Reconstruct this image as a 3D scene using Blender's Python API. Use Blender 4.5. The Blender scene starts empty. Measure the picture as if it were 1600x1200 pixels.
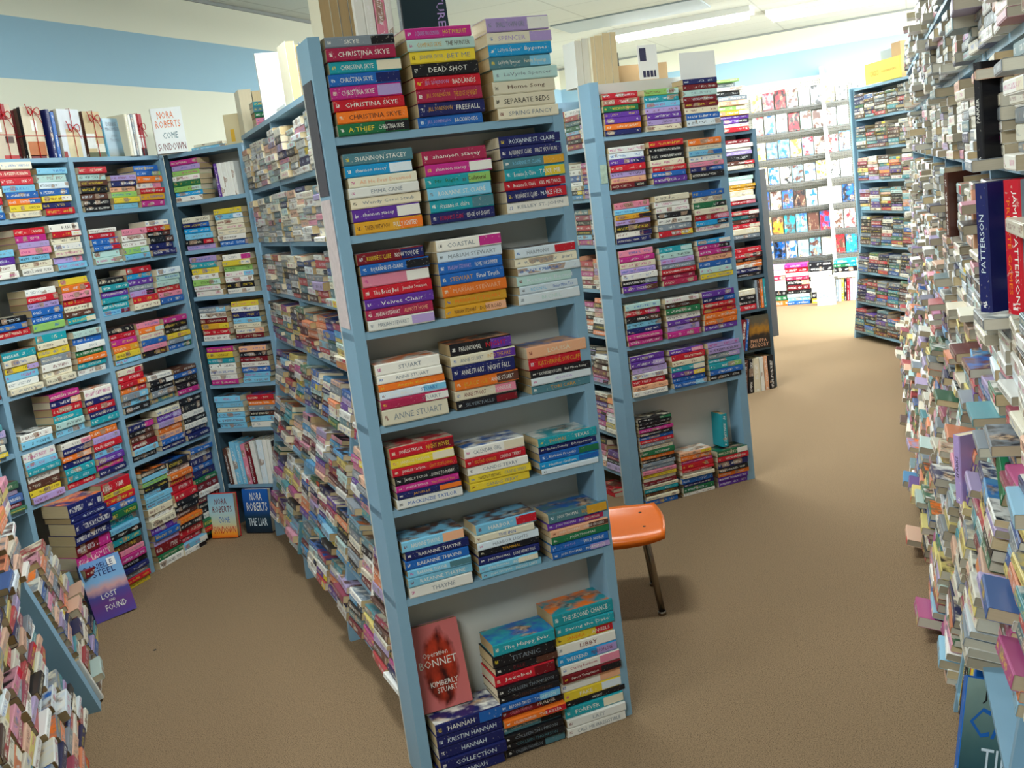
import bpy, math, random
from mathutils import Matrix, Vector
PI = math.pi
SC = bpy.context.scene
COL = SC.collection
R_ = random.Random(7)

# ------------------------------------------------------------------ camera
CAM_H = 1.6
F_PX, PITCH, ROLL, HW = 1630.6, 0.1822, -0.1297, 0.3852     # focal in px for 1600 wide, pitch, roll, heading of the long wall
cp, sp, cr, sr = math.cos(PITCH), math.sin(PITCH), math.cos(ROLL), math.sin(ROLL)
Rroll = Matrix(((cr, -sr, 0), (sr, cr, 0), (0, 0, 1)))
rt = Rroll @ Vector((1, 0, 0)); fh = Rroll @ Vector((0, -sp, cp)); up = Rroll @ Vector((0, -cp, -sp))
wx = rt * math.cos(HW) - fh * math.sin(HW); wy = rt * math.sin(HW) + fh * math.cos(HW)
M = Matrix((wx, wy, up))                 # rows: world axes in camera space (x right, y down, z forward)
cam_d = bpy.data.cameras.new('camera'); cam = bpy.data.objects.new('camera', cam_d); COL.objects.link(cam)
rot = M @ Matrix(((1, 0, 0), (0, -1, 0), (0, 0, -1)))
cam.matrix_world = Matrix.Translation((0, 0, CAM_H)) @ rot.to_4x4()
cam_d.sensor_width = 36; cam_d.lens = 36 * F_PX / 1600; cam_d.clip_start = .02; cam_d.clip_end = 60
SC.camera = cam

# ------------------------------------------------------------------ world, lights, exposure
SC.view_settings.view_transform = 'Standard'; SC.view_settings.look = 'None'
SC.view_settings.gamma = 1; SC.view_settings.exposure = 0.95
world = bpy.data.worlds.new('world'); SC.world = world; world.use_nodes = True
world.node_tree.nodes['Background'].inputs[0].default_value = (.75, .85, 1, 1)
world.node_tree.nodes['Background'].inputs[1].default_value = .3
SC.cycles.use_denoising = True
SC.cycles.max_bounces = 5; SC.cycles.diffuse_bounces = 3; SC.cycles.glossy_bounces = 2
SC.cycles.sample_clamp_indirect = 6
CEIL = 2.9

def area(name, loc, size, power, color=(1, 1, 1), rot=(0, 0, 0)):
    l = bpy.data.lights.new(name, 'AREA'); l.shape = 'RECTANGLE'; l.size, l.size_y = size; l.energy = power; l.color = color
    o = bpy.data.objects.new(name, l); COL.objects.link(o); o.location = loc; o.rotation_euler = rot
    return o
# far tube fixtures, then unseen fill lights added nearer: (x, y, power)
FIX = [(-1.9, 9.8, 62), (-.55, 10.3, 80), (1.6, 10.3, 130), (-1.6, 6.2, 56), (1.2, 6.6, 60), (-1.7, 3.2, 38), (-.9, -.3, 46), (-2.6, .6, 26), (1.6, 3.4, 20)]
for i, (x, y, p) in enumerate(FIX):
    area('tube_and_fill_light', (x, y, CEIL - .11), (1.2, .22), p, (.93, 1, .98))
# daylight of the shop window beyond the far end of the aisle
area('window_daylight', (2.85, 9.6, 1.5), (3.2, 2.0), 210, (.92, .97, 1), (0, PI / 2, 0))

# ------------------------------------------------------------------ colours and materials
def lin(c): return c / 12.92 if c <= .04045 else ((c + .055) / 1.055) ** 2.4
def hx(s):
    s = s.lstrip('#'); return tuple(lin(int(s[i:i + 2], 16) / 255) for i in (0, 2, 4)) + (1,)
PAL = {'r': 'c21a2c', 'd': '74121f', 'o': 'ef7a28', 'y': 'e2c838', 'g': '1f6e46', 't': '1f98a6', 'b': '1f63b4', 'n': '1a2260', 's': '7cc2e2',
       'l': 'b09ad0', 'p': '61329a', 'm': 'c02c86', 'k': '18181e', 'w': 'ebeae2', 'c': 'e6dec4', 'a': 'b9dad4', 'i': 'e58aa2', 'u': '59352a',
       'e': '7f8b96', 'G': '93c468', 'f': 'eab08a', 'v': 'a8264e', 'x': '1d9ad6', 'z': '4f7d88', 'j': 'd8a02c', 'q': 'd9e6ee'}
CNAME = {'r': 'red', 'd': 'dark red', 'o': 'orange', 'y': 'yellow', 'g': 'green', 't': 'teal', 'b': 'blue', 'n': 'navy', 's': 'light blue', 'l': 'lilac',
         'p': 'purple', 'm': 'magenta', 'k': 'black', 'w': 'white', 'c': 'cream', 'a': 'pale mint', 'i': 'pink', 'u': 'brown', 'e': 'grey', 'G': 'light green',
         'f': 'peach', 'v': 'plum', 'x': 'bright blue', 'z': 'grey-teal', 'j': 'golden', 'q': 'pale blue'}
LIGHT = set('wcaiysGflqj')
def colr(k, jit=0):
    c = hx(PAL[k])
    if jit:
        f = 1 + R_.uniform(-jit, jit); g = R_.uniform(-jit, jit) * .25
        c = (max(0, min(1, c[0] * (f + g))), max(0, min(1, c[1] * f)), max(0, min(1, c[2] * (f - g))), 1)
    return c

def newmat(name, base=(.8, .8, .8, 1), rough=.5, spec=.5, metal=0):
    m = bpy.data.materials.new(name); m.use_nodes = True; nt = m.node_tree; b = nt.nodes['Principled BSDF']
    b.inputs['Base Color'].default_value = base; b.inputs['Roughness'].default_value = rough
    b.inputs['Specular IOR Level'].default_value = spec; b.inputs['Metallic'].default_value = metal
    return m, nt, b
def N(nt, typ, **kw):
    n = nt.nodes.new(typ)
    for k, v in kw.items(): setattr(n, k, v)
    return n
def mth(nt, op, a, b=None, clamp=False):
    n = N(nt, 'ShaderNodeMath', operation=op, use_clamp=clamp)
    for i, v in enumerate((a, b)):
        if v is None: continue
        if isinstance(v, (int, float)): n.inputs[i].default_value = v
        else: nt.links.new(v, n.inputs[i])
    return n.outputs[0]
def mixc(nt, fac, a, b, mode='MIX'):
    n = N(nt, 'ShaderNodeMix', data_type='RGBA', blend_type=mode)
    for i, v in ((0, fac), (6, a), (7, b)):
        if isinstance(v, (int, float, tuple)): n.inputs[i].default_value = v
        else: nt.links.new(v, n.inputs[i])
    return n.outputs[2]
def noise(nt, vec, scale, detail=2, rough=.5):
    n = N(nt, 'ShaderNodeTexNoise'); n.inputs['Scale'].default_value = scale; n.inputs['Detail'].default_value = detail; n.inputs['Roughness'].default_value = rough
    if vec is not None: nt.links.new(vec, n.inputs['Vector'])
    return n
def painted(name, hexc, rough=.55, amount=.08, scale=9, bump=0.0, bscale=60):
    m, nt, b = newmat(name, hx(hexc), rough, .3)
    tc = N(nt, 'ShaderNodeTexCoord')
    n = noise(nt, tc.outputs['Object'], scale, 4, .6)
    k = mth(nt, 'ADD', mth(nt, 'MULTIPLY', mth(nt, 'SUBTRACT', n.outputs['Fac'], .5), amount * 2), 1)
    mul = N(nt, 'ShaderNodeVectorMath', operation='SCALE'); mul.inputs[0].default_value = hx(hexc)[:3]; nt.links.new(k, mul.inputs['Scale'])
    nt.links.new(mul.outputs[0], b.inputs['Base Color'])
    if bump:
        n2 = noise(nt, tc.outputs['Object'], bscale, 3); bp = N(nt, 'ShaderNodeBump'); bp.inputs['Strength'].default_value = bump; bp.inputs['Distance'].default_value = .01
        nt.links.new(n2.outputs['Fac'], bp.inputs['Height']); nt.links.new(bp.outputs[0], b.inputs['Normal'])
    return m
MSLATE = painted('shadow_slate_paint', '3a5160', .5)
MB = painted('blue_paint', '83a9c1', .42, .06, 5)
MBK = painted('backing_board', 'c9cac4', .7, .04, 4)
MWOOD = painted('unlit_dark_wood', '2c2c2c', .5, .15, 6)
MORANGE = painted('orange_plastic', 'f07318', .28, .04, 14, .04, 120)
MCHROME, _, _ = newmat('worn_chrome', hx('8f8578'), .25, .5, 1)
MCARD = painted('cardboard', 'c9a67c', .8, .08, 10)
MWHITE = painted('white_paper', 'f2f2ee', .6, .02, 10)
MRED = painted('red_ribbon', 'b8121c', .4, .05, 30)
MYEL = painted('yellow_card', 'e6cf52', .6, .04, 8)
MGREY = painted('grey_plastic', '9aa6ac', .5, .05, 8)
MINK, _, _ = newmat('ink', hx('222222'), .6)
INK = {}
def ink(k):
    if k not in INK: INK[k], _, _ = newmat('ink_' + CNAME[k].replace(' ', '_'), hx(PAL[k]), .5, .3)
    return INK[k]

# book materials: face attributes col / ink, alpha of col = random seed
def book_mat(name, kind):
    m, nt, b = newmat(name, rough=.38, spec=.35)
    a = N(nt, 'ShaderNodeAttribute', attribute_name='col'); a2 = N(nt, 'ShaderNodeAttribute', attribute_name='ink')
    uv = N(nt, 'ShaderNodeUVMap', uv_map='uv'); sep = N(nt, 'ShaderNodeSeparateXYZ'); nt.links.new(uv.outputs[0], sep.inputs[0])
    U, V = sep.outputs[0], sep.outputs[1]
    seed = mth(nt, 'MULTIPLY', a.outputs['Alpha'], 97.0)
    def vec(sx, sy, off=0.0):
        c = N(nt, 'ShaderNodeCombineXYZ'); nt.links.new(mth(nt, 'MULTIPLY', U, sx), c.inputs[0]); nt.links.new(mth(nt, 'MULTIPLY', V, sy), c.inputs[1])
        nt.links.new(mth(nt, 'ADD', seed, off), c.inputs[2]); return c.outputs[0]
    if kind == 'plain':
        nt.links.new(a.outputs['Color'], b.inputs['Base Color'])
    if kind in ('spine', 'blank'):
        word = mth(nt, 'GREATER_THAN', noise(nt, vec(5, .4, 3.1), 1.0, 1).outputs['Fac'], .47)
        lett = mth(nt, 'GREATER_THAN', noise(nt, vec(52, 3.2), 1.0, 2).outputs['Fac'], .5)
        band = mth(nt, 'MULTIPLY', mth(nt, 'GREATER_THAN', V, .27), mth(nt, 'LESS_THAN', V, .74))
        ends = mth(nt, 'MULTIPLY', mth(nt, 'GREATER_THAN', U, .07), mth(nt, 'LESS_THAN', U, .93))
        k = mth(nt, 'MULTIPLY', mth(nt, 'MULTIPLY', word, lett), mth(nt, 'MULTIPLY', band, ends))
        # small picture panel on some spines
        pic = mth(nt, 'MULTIPLY', mth(nt, 'GREATER_THAN', noise(nt, vec(3.2, .2, 7.7), 1.0, 0).outputs['Fac'], .66), mth(nt, 'GREATER_THAN', V, .08))
        pn = noise(nt, vec(16, 3, 5), 1.0, 3); cr_ = N(nt, 'ShaderNodeMix', data_type='RGBA'); nt.links.new(pn.outputs['Fac'], cr_.inputs[0])
        cr_.inputs[6].default_value = hx('3a2c2c'); cr_.inputs[7].default_value = hx('d9b79a')
        base = a.outputs['Color']
        if kind == 'spine':
            base = mixc(nt, mth(nt, 'MULTIPLY', pic, .85), base, cr_.outputs[2])
            base = mixc(nt, mth(nt, 'MULTIPLY', k, .72), base, a2.outputs['Color'])
        wear = noise(nt, vec(30, 4, 1), 1.0, 4)
        base = mixc(nt, mth(nt, 'MULTIPLY', mth(nt, 'GREATER_THAN', wear.outputs['Fac'], .66), .35), base, hx('d8d2c4'))
        mk = mth(nt, 'MULTIPLY', mth(nt, 'MULTIPLY', mth(nt, 'GREATER_THAN', U, .035), mth(nt, 'LESS_THAN', U, .085)), mth(nt, 'MULTIPLY', mth(nt, 'GREATER_THAN', V, .33), mth(nt, 'LESS_THAN', V, .68)))
        lg = mth(nt, 'GREATER_THAN', noise(nt, vec(70, 4, 9), 1.0, 1).outputs['Fac'], .46)
        base = mixc(nt, mth(nt, 'MULTIPLY', mth(nt, 'MULTIPLY', mk, lg), .8), base, a2.outputs['Color'])
        nt.links.new(base, b.inputs['Base Color'])
    if kind == 'art':
        n1 = noise(nt, vec(2.2, 2.2), 1.0, 3); n2 = noise(nt, vec(1.3, 2.5, 11), 1.0, 2)
        c1 = mixc(nt, mth(nt, 'MULTIPLY', mth(nt, 'SUBTRACT', n1.outputs['Fac'], .42, ), 6.0, True), a.outputs['Color'], a2.outputs['Color'])
        n4 = noise(nt, vec(7, 7, 23), 1.0, 3)
        c2 = mixc(nt, mth(nt, 'MULTIPLY', mth(nt, 'SUBTRACT', n2.outputs['Fac'], .54), 7.0, True), c1, mixc(nt, mth(nt, 'MULTIPLY', mth(nt, 'SUBTRACT', n4.outputs['Fac'], .38), 4.0, True), hx('3a3038'), hx('d2b08c')))
        nt.links.new(c2, b.inputs['Base Color']); b.inputs['Roughness'].default_value = .3
    if kind == 'page':
        c = N(nt, 'ShaderNodeCombineXYZ'); nt.links.new(mth(nt, 'MULTIPLY', U, 3), c.inputs[0]); nt.links.new(mth(nt, 'MULTIPLY', V, 34), c.inputs[1]); nt.links.new(seed, c.inputs[2])
        n1 = noise(nt, c.outputs[0], 1.0, 2)
        nt.links.new(mixc(nt, mth(nt, 'MULTIPLY', n1.outputs['Fac'], .55), a.outputs['Color'], mixc(nt, .5, a.outputs['Color'], hx('6b5636'))), b.inputs['Base Color'])
        b.inputs['Roughness'].default_value = .85
    return m
BM = [book_mat('book_cover', 'plain'), book_mat('book_spine', 'spine'), book_mat('page_edges', 'page'), book_mat('cover_art', 'art'), book_mat('book_spine_plain', 'blank')]

# ------------------------------------------------------------------ mesh helpers
class Mesh:
    def __init__(s): s.v = []; s.f = []; s.mi = []; s.col = []; s.ink = []; s.uv = []
    def quad(s, pts, mi=0, col=(1, 1, 1, 1), ink_=(0, 0, 0, 1), uv=None):
        i = len(s.v); s.v += pts; s.f.append(tuple(range(i, i + len(pts)))); s.mi.append(mi); s.col.append(col); s.ink.append(ink_)
        s.uv.append(uv or [(.5, .5)] * len(pts))
    def box(s, x0, x1, y0, y1, z0, z1, mi=0, T=None):
        c = [(x0, y0, z0), (x1, y0, z0), (x1, y1, z0), (x0, y1, z0), (x0, y0, z1), (x1, y0, z1), (x1, y1, z1), (x0, y1, z1)]
        if T: c = [tuple(T(p)) for p in c]
        i = len(s.v); s.v += c
        for q in ((0, 3, 2, 1), (4, 5, 6, 7), (0, 1, 5, 4), (1, 2, 6, 5), (2, 3, 7, 6), (3, 0, 4, 7)):
            s.f.append(tuple(i + k for k in q)); s.mi.append(mi); s.col.append((1, 1, 1, 1)); s.ink.append((0, 0, 0, 1)); s.uv.append([(.5, .5)] * 4)
    def hull8(s, c, mi=0):
        i = len(s.v); s.v += [tuple(p) for p in c]
        for q in ((0, 3, 2, 1), (4, 5, 6, 7), (0, 1, 5, 4), (1, 2, 6, 5), (2, 3, 7, 6), (3, 0, 4, 7)):
            s.f.append(tuple(i + k for k in q)); s.mi.append(mi); s.col.append((1, 1, 1, 1)); s.ink.append((0, 0, 0, 1)); s.uv.append([(.5, .5)] * 4)
    def tube(s, pts, r, n=10, mi=0, closed=False):
        pts = [Vector(p) for p in pts]; base = len(s.v); rs = r if isinstance(r, list) else [r] * len(pts)
        nrm = None
        for k, p in enumerate(pts):
            t = (pts[min(k + 1, len(pts) - 1)] - pts[max(k - 1, 0)]).normalized()
            if nrm is None: nrm = t.orthogonal().normalized()
            nrm = (nrm - t * nrm.dot(t)).normalized(); bn = t.cross(nrm)
            for j in range(n):
                a = 2 * PI * j / n; s.v.append(tuple(p + (nrm * math.cos(a) + bn * math.sin(a)) * rs[k]))
        def addf(f):
            s.f.append(f); s.mi.append(mi); s.col.append((1, 1, 1, 1)); s.ink.append((0, 0, 0, 1)); s.uv.append([(.5, .5)] * len(f))
        for k in range(len(pts) - 1):
            for j in range(n):
                a, b = base + k * n + j, base + k * n + (j + 1) % n; addf((a, b, b + n, a + n))
        addf(tuple(base + j for j in range(n))[::-1]); addf(tuple(base + (len(pts) - 1) * n + j for j in range(n)))
    def build(s, name, mats, parent=None, attrs=False, smooth=False):
        me = bpy.data.meshes.new(name); me.from_pydata(s.v, [], s.f); me.polygons.foreach_set('material_index', s.mi)
        for m in (mats if isinstance(mats, list) else [mats]): me.materials.append(m)
        if attrs:
            for nm, arr in (('col', s.col), ('ink', s.ink)):
                at = me.attributes.new(nm, 'FLOAT_COLOR', 'FACE'); flat = [c for q in arr for c in q]; at.data.foreach_set('color', flat)
            ul = me.uv_layers.new(name='uv'); flat = [c for q in s.uv for p in q for c in p]; ul.data.foreach_set('uv', flat)
        if smooth: me.polygons.foreach_set('use_smooth', [True] * len(s.f))
        me.update()
        o = bpy.data.objects.new(name, me); COL.objects.link(o)
        if parent: o.parent = parent
        return o
def tag(o, label=None, cat=None, group=None, kind=None):
    for k, v in (('label', label), ('category', cat), ('group', group), ('kind', kind)):
        if v: o[k] = v
    return o
def empty(name, loc, label, cat, group=None, rz=0):
    o = bpy.data.objects.new(name, None); COL.objects.link(o); o.location = loc; o.rotation_euler = (0, 0, rz); o.empty_display_size = .05
    return tag(o, label, cat, group)

PAGE = [hx('d8c39a'), hx('cdb68a'), hx('e3d6b8'), hx('b99f74'), hx('dccfb4')]
PAGEW = [hx('c9c4b4'), hx('bdb6a4'), hx('d9d5c6'), hx('a89e8a'), hx('b8ab92')]

def book_geo(m, T, L, W, H, col, blk=None, inkc=None, seed=None, cover_mi=0, spine_mi=1, pages=None, split=.66, mp=None, art=False, hard=False, aink=None):
    """book lying flat: spine on y=0 along x (0..L), depth y 0..W, thickness z 0..H. m: Mesh for the cover, mp: Mesh for the pages, T: local -> mesh point"""
    mp = mp or m; seed = R_.random() if seed is None else seed
    c = .0007 if not hard else .0025; b = min(.003, H * .16); lip = 0 if not hard else .003
    cc = col[:3] + (seed,); ik = inkc or (.9, .9, .88, 1)
    prof = [(W, 0), (b, 0), (0, b), (0, H - b), (b, H), (W, H), (W, H - c), (c * 2, H - c), (c * 2, c), (W, c)]
    n = len(prof)
    def q(i, x0=0, x1=L, mi=cover_mi, col_=cc, u0=0, u1=1):
        (y0, z0), (y1, z1) = prof[i], prof[(i + 1) % n]
        m.quad([T((x0, y0, z0)), T((x1, y0, z0)), T((x1, y1, z1)), T((x0, y1, z1))], mi, col_, ik[:3] + (1,), [(u0, 0), (u1, 0), (u1, 1), (u0, 1)])
    for i in range(n):
        if i == 2:
            if blk:
                q(i, 0, L * split, spine_mi, cc, 0, split); q(i, L * split, L, spine_mi, blk[:3] + (seed,), split, 1)
            else: q(i, mi=spine_mi)
        elif i == 4 and art:
            m.quad([T((0, b, H)), T((L, b, H)), T((L, W, H)), T((0, W, H))], 3, cc, (aink or ik)[:3] + (1,), [(0, 0), (1.6, 0), (1.6, 1), (0, 1)])
        else: q(i)
    for x in (0, L):
        for (a, e) in (((W, 0, b, 0), (b, c, W, c)), ((b, H, W, H), (W, H - c, b, H - c)), ((0, b, 0, H - b), (c * 2, H - b, c * 2, b))):
            pts = [T((x, a[0], a[1])), T((x, a[2], a[3])), T((x, e[0], e[1])), T((x, e[2], e[3]))]
            m.quad(pts if x == 0 else pts[::-1], cover_mi, cc)
    pc = (pages or R_.choice(PAGE))[:3] + (seed,); x0, x1 = .0012 + lip, L - .0012 - lip; y0, y1 = c * 2, W - .001 - lip; z0, z1 = c, H - c
    for pts in ([(x0, y0, z0), (x0, y1, z0), (x0, y1, z1), (x0, y0, z1)], [(x1, y0, z0), (x1, y1, z0), (x1, y1, z1), (x1, y0, z1)], [(x0, y1, z0), (x1, y1, z0), (x1, y1, z1), (x0, y1, z1)]):
        mp.quad([T(p) for p in pts], 2, pc, (0, 0, 0, 1), [(0, 0), (1, 0), (1, 1), (0, 1)])

TXT = {}
def text_data(s):
    if s not in TXT:
        cu = bpy.data.curves.new('t', 'FONT'); cu.body = s; cu.resolution_u = 1; o = bpy.data.objects.new('t', cu); COL.objects.link(o)
        dg = bpy.context.evaluated_depsgraph_get(); me = o.evaluated_get(dg).to_mesh()
        v = [tuple(p.co) for p in me.vertices]; f = [tuple(p.vertices) for p in me.polygons]
        o.evaluated_get(dg).to_mesh_clear(); bpy.data.objects.remove(o); bpy.data.curves.remove(cu)
        xs = [p[0] for p in v]; ys = [p[1] for p in v]
        TXT[s] = (v, f, min(xs), max(xs), min(ys), max(ys))
    return TXT[s]
def lettering(m, s, T, x0, x1, z0, z1, mi=0, keep=False):
    """flat letters filling the rectangle x0..x1, z0..z1; T((x, z)) -> point"""
    if bold_of.get(s): pass
    v, f, a, b, c, e = text_data(s); sx = (x1 - x0) / (b - a); sz = (z1 - z0) / (e - c)
    if keep: sx = min(sx, sz * .95)
    i = len(m.v); m.v += [tuple(T((x0 + (p[0] - a) * sx, z0 + (p[1] - c) * sz))) for p in v]
    for q in f:
        m.f.append(tuple(i + k for k in q)); m.mi.append(mi); m.col.append((1, 1, 1, 1)); m.ink.append((0, 0, 0, 1)); m.uv.append([(.5, .5)] * len(q))
bold_of = {}

class Frame:
    """a shelving face: origin, U = along the shelf to the right seen from the front, N = outward"""
    def __init__(s, o, U):
        s.o = Vector((o[0], o[1])); s.U = Vector(U).normalized(); s.N = Vector((s.U.y, -s.U.x))
    def p(s, a, out, z): q = s.o + s.U * a + s.N * out; return (q.x, q.y, z)
    def mat(s, a, out, z, yaw=0):
        q = s.p(a, out, z); ang = math.atan2(s.U.y, s.U.x) + yaw
        return Matrix.Translation(q) @ Matrix.Rotation(ang, 4, 'Z')

MASS = Mesh()
ORD = ['bottom', 'second from bottom', 'third from bottom', 'fourth from bottom', 'fifth from bottom']
NUM = ['first', 'second', 'third', 'fourth', 'fifth', 'sixth', 'seventh', 'eighth', 'ninth', 'tenth', 'eleventh', 'twelfth', 'thirteenth', 'fourteenth', 'fifteenth', 'sixteenth', 'seventeenth']
N_IND = [0]
def book(Mx, L, W, H, col, blk=None, inkc=None, label=None, group=None, texts=None, name='paperback_book', cat='book', art=False, pages=None, spine_mi=1, hard=False, aink=None, split=.66):
    if label is None:
        book_geo(MASS, lambda p: tuple(Mx @ Vector(p)), L, W, H, col, blk, inkc, art=art, pages=pages, spine_mi=spine_mi, hard=hard, aink=aink, split=split); return None
    m = Mesh(); mp = Mesh(); book_geo(m, lambda p: p, L, W, H, col, blk, inkc, mp=mp, art=art, pages=pages, spine_mi=4 if texts else spine_mi, hard=hard, aink=aink, split=split)
    o = m.build(name, BM, attrs=True); o.matrix_world = Mx; tag(o, label, cat, group)
    mp.build('page_block', BM, o, attrs=True)
    if texts:
        t = Mesh(); mats = []
        for k, (s, c) in enumerate(texts):
            mats.append(ink(c)); n = len(texts); hi = split if (blk and n == 1) else .97; a = .13 + (hi - .13) * k / n; e = .13 + (hi - .13) * (k + 1) / n - .03
            w = min((e - a) * L * .92, len(s) * H * .36); x0 = a * L + ((e - a) * L - w) / 2
            lettering(t, s, lambda p: (p[0], -.0004, p[1]), x0, x0 + w, H * .3, H * .68, k)
        t.build('spine_lettering', mats, o)
    N_IND[0] += 1
    return o

def parse(tok):
    c, _, t = tok.partition(':'); texts = []
    art = '*' in c; c = c.replace('*', ''); hm = 1.0
    while '!' in c: c = c.replace('!', '', 1); hm *= 1.35
    while '-' in c: c = c.replace('-', '', 1); hm *= .7
    if t:
        for s in t.split('|'):
            s, _, k = s.partition('@'); texts.append((s.replace('_', ' '), k or ('w' if c[0] not in LIGHT else 'e')))
    return c, texts, art, hm
def stack(fr, a, z, toks, h=None, where=None, group=None, out=None, Lr=(.164, .174), W=.106, jit=.004, bt=.0262, sp=(-.004, .006), yawj=.02, flat_a=None, count=None):
    """a pile listed from the top down; where=None puts it in the mass of small far books"""
    T = [parse(t) for t in toks.split()][::-1]; n = len(T)
    hs = [bt * hm * R_.uniform(.88, 1.12) for _, _, _, hm in T]
    if h: k = h / sum(hs); hs = [q * k for q in hs]
    for i, ((c, texts, art, hm), H) in enumerate(zip(T, hs)):
        L = R_.uniform(*Lr); off = (out(z) if out else 0) + R_.uniform(*sp)
        Mx = fr.mat(a + R_.uniform(-jit, jit), off, z, R_.uniform(-yawj, yawj))
        top = i == n - 1
        col = colr(c[0], .1); blk = colr(c[1], .05) if len(c) > 1 else None
        inkc = colr(R_.choice('kedbm' if c[0] in LIGHT else 'wwwycq'))
        lab = None
        if where:
            pos = 'top' if top else ('bottom' if i == 0 else (NUM[n - 1 - i] + ' from top'))
            if n == 1: pos = 'single'
            lab = f"{CNAME[c[0]]}{' and ' + CNAME[c[1]] if len(c) > 1 and c[1] != c[0] else ''} paperback, {pos} {where}"
            if len(lab.replace('-', ' ').split()) > 16: lab = f"{CNAME[c[0]]} paperback, {pos} {where}"
        book(Mx, L, W, H - .0006, col, blk, inkc, lab, group, texts, art=art or top, aink=colr(R_.choice('kcwbuo')))
        z += H
    return z

def desat(c, k):
    g = .3 * c[0] + .6 * c[1] + .1 * c[2]; w = (.62, .56, .48)
    return tuple(v * (1 - k) + (g * .75 + .12 * q) * k for v, q in zip(c[:3], w)) + (1,)
PALS = {'soft': 'wwcccfweiofryalbqtknvuwce', 'mix': 'rdoygtbnslpmkwcaiuefvxzwwck', 'pale': 'wwwccweeaaqlwifckznce', 'grey': 'eeewwkzncaqckulrdb', 'dark': 'kknnuudgzertbkpec', 'warm': 'rdofciyumvwwklp', 'low': 'rdogtbnslpmkwcaiuefvxzwwckyyogb'}
def mass_rows(fr, a0, a1, shelves, pal, out=lambda z: 0, step=.186, prot=.05, topz=2.03, W=.106, fill=(.7, .95), pages=None, tilt=lambda z: 0, near_cut=False):
    for k, z in enumerate(shelves):
        zt = shelves[k + 1] - .03 if k + 1 < len(shelves) else topz
        a1_ = a1 if not near_cut else min(a1, -2.86 if z < .1 else (-2.42 if z < .5 else a1))
        a = a0; p = pal if isinstance(pal, str) else pal(z)
        while a + .16 < a1_:
            zz = z; lim = z + (zt - z) * R_.uniform(*fill); sto = R_.uniform(0, prot * .5)
            if R_.random() < .06:      # an upright book squeezed in
                H = R_.uniform(.018, .03); Lb = min(.172, zt - z - .005)
                Mx = fr.mat(a + H, out(z) + sto + .004, z) @ Matrix.Rotation(-tilt(z), 4, 'X') @ Matrix.Rotation(-PI / 2, 4, 'Y')
                book(Mx, Lb, W, H, colr(R_.choice(PALS[p]), .15)); a += H + .004; continue
            while True:
                H = R_.choice((.02, .024, .026, .028, .031)) * R_.uniform(.9, 1.1)
                if zz + H > lim: break
                pr = sto + (R_.uniform(.2, 1) * prot if R_.random() < .13 else R_.uniform(0, .008)); th_ = tilt(zz)
                L = R_.uniform(.158, .176)
                Mx = fr.mat(a + R_.uniform(-.006, .006), out(zz) + pr, zz, R_.uniform(-.05, .05)) @ Matrix.Rotation(-th_, 4, 'X')
                c = R_.choice(PALS[p]); book(Mx, L, W, H - .0008, desat(colr(c, .18), .32), colr(R_.choice('wrykc')) if R_.random() < .12 else None,
                                             colr(R_.choice('kedbm' if c in LIGHT else 'wwycq')), art=zz + 2 * H > lim, pages=R_.choice(pages) if pages else None, aink=colr(R_.choice('kcwbuoe')))
                zz += H * math.cos(th_)
            a += step * R_.uniform(.96, 1.06)

def bookcase(fr, name, label, a0, a1, posts, shelves, out, depth, topz, th=.02, pw=.038, back=True, group=None, mat=None, back_out=None, side_depth=None, foot=0, lip=0.0, root=None, tops={}, mats={}, recess=0, shelf_recess=0):
    """posts: list of positions of the uprights; shelves: heights of the shelf tops. out(z): front of the unit at height z"""
    mat = mat or MB; q = tuple(root.location) if root else fr.p((a0 + a1) / 2, -depth / 2, 0); root = root or empty(name, q, label, 'bookcase', group)
    def L(p): return tuple(Vector(p) - Vector(q))
    for z in shelves:
        m = Mesh(); o_ = out(max(0, z - .01)) - .002 - shelf_recess
        m.hull8([L(fr.p(a0, o_, z - th)), L(fr.p(a1, o_, z - th)), L(fr.p(a1, -depth, z - th)), L(fr.p(a0, -depth, z - th)),
                 L(fr.p(a0, o_, z)), L(fr.p(a1, o_, z)), L(fr.p(a1, -depth, z)), L(fr.p(a0, -depth, z))])
        m.build('shelf', mat, root)
    for a in posts:
        tz = tops.get(a, topz); m = Mesh(); zs = [0.0] + [z for z in (.15, .3, .5, .8, 1.0, 1.02) if z < tz] + [tz]
        rc = recess if a != posts[0] else 0; 
        for z0, z1 in zip(zs[:-1], zs[1:]):
            m.hull8([L(fr.p(a - pw / 2, out(z0) - rc, z0)), L(fr.p(a + pw / 2, out(z0) - rc, z0)), L(fr.p(a + pw / 2, -depth, z0)), L(fr.p(a - pw / 2, -depth, z0)),
                     L(fr.p(a - pw / 2, out(z1) - rc, z1)), L(fr.p(a + pw / 2, out(z1) - rc, z1)), L(fr.p(a + pw / 2, -depth, z1)), L(fr.p(a - pw / 2, -depth, z1))])
        m.build('side_panel', mats.get(a, mat), root)
    if back:
        m = Mesh(); m.hull8([L(fr.p(a0, -depth, 0)), L(fr.p(a1, -depth, 0)), L(fr.p(a1, -depth - .012, 0)), L(fr.p(a0, -depth - .012, 0)),
                             L(fr.p(a0, -depth, topz)), L(fr.p(a1, -depth, topz)), L(fr.p(a1, -depth - .012, topz)), L(fr.p(a0, -depth - .012, topz))])
        m.build('back_panel', MBK, root)
    return root

# ------------------------------------------------------------------ the room
FARY, LW, RW, NEARY = 12.0, -3.78, 3.0, -3.2
def plane(name, pts, mat):
    m = Mesh(); m.quad(pts); o = m.build(name, mat); tag(o, kind='structure'); return o
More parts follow.
